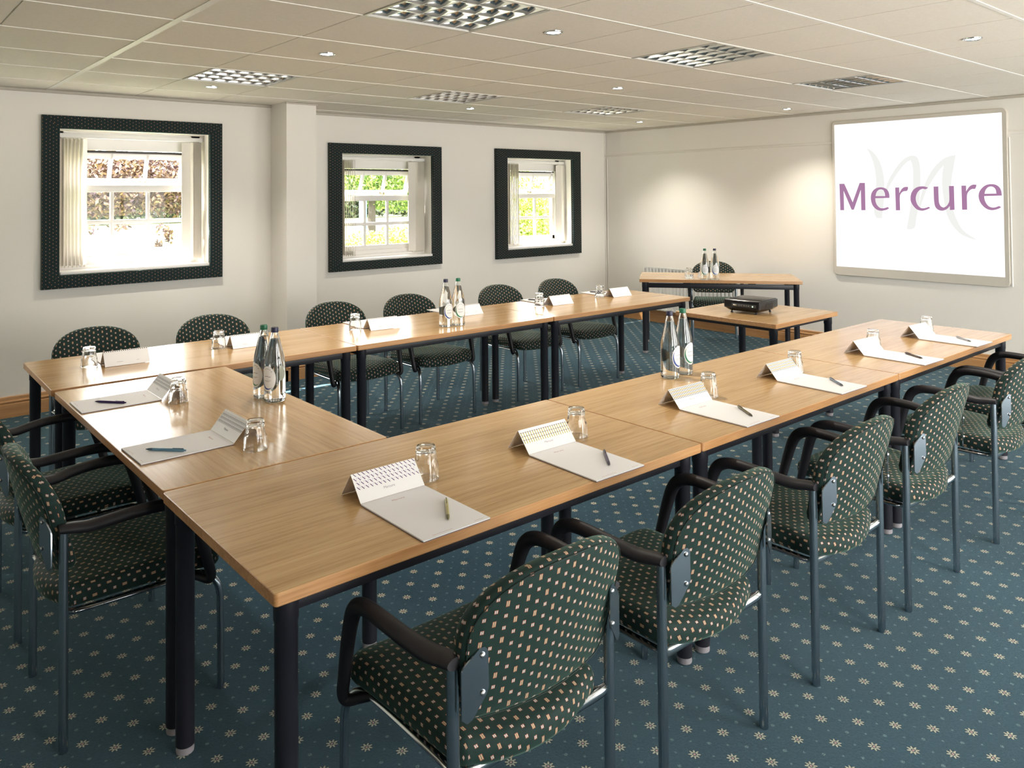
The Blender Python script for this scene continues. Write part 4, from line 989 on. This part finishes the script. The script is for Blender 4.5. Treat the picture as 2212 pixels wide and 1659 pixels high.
def plant(name, label, cat, base, blobs, leaf, size, n, trunk=None, group=None, twigs=()):
    o = thing(name, label, cat, base, 0, group); mb = MB()
    for c, r in blobs: foliage(mb, c, r, n, size)
    for c, r, k in twigs: foliage(mb, c, r, k, size)
    mb.build('foliage', leaf, o, 0, weld=False)
    if trunk:
        mb = MB()
        for pts, rad in trunk: mb.tube(pts, rad, 10)
        mb.build('trunk', P('bark', (.06, .05, .04), .9), o)
    return o
beech = leaf_mat('copper leaves', (.050, .022, .030), (.22, .14, .07)); green = leaf_mat('green leaves', (.05, .11, .02), (.34, .46, .10)); lime = leaf_mat('lime leaves', (.16, .26, .03), (.60, .68, .14)); dark = leaf_mat('dark leaves', (.02, .04, .02), (.14, .17, .07))
plant('copper_beech_tree', 'copper leaved tree with hanging twigs outside the large window', 'tree', (3.4, 14.0, -.15),
      [((-.5, 0, 2.00), (1.7, 1.0, .72)), ((1.0, .3, 1.95), (1.2, .8, .70)), ((-.2, .2, 2.0), (1.4, .8, .70))], beech, .055, 5200, [([(1.9, .5, 0), (1.8, .4, .8), (1.0, .2, 2.0)], [.12, .10, .05])], None,
      [((.42, -1.2, 1.05), (.16, .2, .14), 60), ((.50, -1.2, .90), (.10, .1, .16), 50), ((.30, -1.2, .76), (.07, .1, .10), 30), ((-.35, -1.0, 1.12), (.25, .2, .10), 50), ((-.9, -1.0, 1.10), (.2, .2, .12), 40)])
plant('hedge', 'dark green hedge across the road outside the large window', 'hedge', (13.0, 50.0, -.15), [((-3, 0, 1.5), (5, 1.2, 1.8)), ((4, 0, 1.6), (5.5, 1.2, 1.9))], dark, .20, 6500, None)
plant('distant_hedge', 'long dark hedge far across the lawn outside the middle window', 'hedge', (34.0, 50.0, -.15), [((-5, 0, 1.5), (5, 1.2, 1.8)), ((2, 0, 1.6), (5.5, 1.2, 1.9))], dark, .20, 6500, None)
plant('garden_tree', 'green tree with a dark trunk outside the middle window', 'tree', (9.6, 14.5, -.15), [((-.6, 0, 2.3), (1.5, .9, .75)), ((.9, .2, 1.9), (1.2, .9, .7))], green, .06, 4200, [([(.0, 0, 0), (.02, 0, 1.0), (.1, .1, 2.0)], [.13, .11, .07])])
plant('garden_bush', 'yellow green bush low on the lawn outside the middle window', 'bush', (6.80, 10.0, -.15), [((0, 0, .52), (.55, .45, .50))], lime, .035, 4200, None, 'bushes outside the middle window')
plant('garden_bush', 'larger pale green bush behind the lower panes of the middle window', 'bush', (8.1, 11.0, -.15), [((0, 0, .50), (.7, .5, .55))], lime, .04, 4200, None, 'bushes outside the middle window')
plant('tall_shrub', 'bright green shrub filling the window nearest the far corner', 'bush', (9.6, 8.6, -.15), [((-.6, 0, .8), (1.1, .7, .95)), ((.5, .2, .8), (1.1, .7, .95)), ((0, .4, 1.7), (1.5, .6, .6))], lime, .045, 5200, None)
plant('backdrop_shrub', 'darker green shrub behind the bright one at the far corner window', 'bush', (11.0, 10.2, -.15), [((-.3, 0, 1.0), (1.8, .5, 1.1))], green, .06, 4200, None)
o = thing('blue_post', 'blue painted post on the lawn outside the middle window', 'post', (7.76, 11.75, -.15))
mb = MB(); mb.box((0, 0, .85), (.13, .13, 1.7), .006); mb.build('shaft', P('blue paint', (.10, .20, .42), .5), o)
mb = MB(); mb.box((0, 0, 1.72), (.16, .16, .04), .006); mb.build('post_cap', P('blue paint cap', (.10, .20, .42), .5), o)

# ------------------------------------------------------------------ light and camera
w = bpy.data.worlds.new('World'); scn.world = w; w.use_nodes = True; nt = w.node_tree
bg = nt.nodes['Background']; bg.inputs[0].default_value = (1.0, .985, .95, 1); bg.inputs[1].default_value = 6.0
def portal(loc, rot, sx, sy):
    L = bpy.data.lights.new('window_portal', 'AREA'); L.shape = 'RECTANGLE'; L.size = sx; L.size_y = sy; L.cycles.is_portal = True
    o = link('window_portal', L); o.location = loc; o.rotation_euler = rot
for k, (x0, x1, z0, z1) in enumerate(OPEN): portal(((x0 + x1) / 2, (WL if k == 0 else WR) + D + .03, (z0 + z1) / 2), (-PI / 2, 0, 0), 1.0, 1.0)
for a, b, z0, z1 in RH: portal(((a + b) / 2, WY - D - .02, (z0 + z1) / 2), (PI / 2, 0, 0), b - a, z1 - z0)
for a, b, z0, z1 in LH: portal(((a + b) / 2, WL + D + .03, (z0 + z1) / 2), (-PI / 2, 0, 0), b - a, z1 - z0)
L = bpy.data.lights.new('sun', 'SUN'); L.energy = 30.0; L.angle = math.radians(.6); L.color = (1, .95, .86)
so_ = link('sun', L); so_.rotation_euler = Vector((.50, -.40, -.77)).to_track_quat('-Z', 'Y').to_euler()

f = 1687.7187; yaw, pitch, roll = .87151, .02064, -.0084
fw = Vector((math.cos(yaw) * math.cos(pitch), math.sin(yaw) * math.cos(pitch), math.sin(pitch)))
r = fw.cross(Vector((0, 0, 1))).normalized(); u = r.cross(fw); c, s = math.cos(roll), math.sin(roll)
r2, u2 = c * r + s * u, -s * r + c * u
cd = bpy.data.cameras.new('camera'); cam = link('camera', cd); scn.camera = cam
cd.sensor_width = 36; cd.lens = 36 * f / 2212; cd.shift_x = 26.14155 / 2212; cd.shift_y = -444.79093 / 2212; cd.clip_start = .05; cd.clip_end = 300
mt = Matrix((r2, u2, -fw)).transposed().to_4x4(); mt.translation = CAM; cam.matrix_world = mt

scn.view_settings.view_transform = 'Standard'; scn.view_settings.look = 'None'; scn.view_settings.exposure = 1.0; scn.view_settings.gamma = 1.0
scn.view_settings.use_curve_mapping = False
cy_ = scn.cycles; cy_.use_denoising = True; cy_.max_bounces = 12; cy_.diffuse_bounces = 5; cy_.glossy_bounces = 5; cy_.transmission_bounces = 12; cy_.transparent_max_bounces = 16
cy_.sample_clamp_indirect = 8; cy_.caustics_reflective = False; cy_.caustics_refractive = True; cy_.blur_glossy = .5
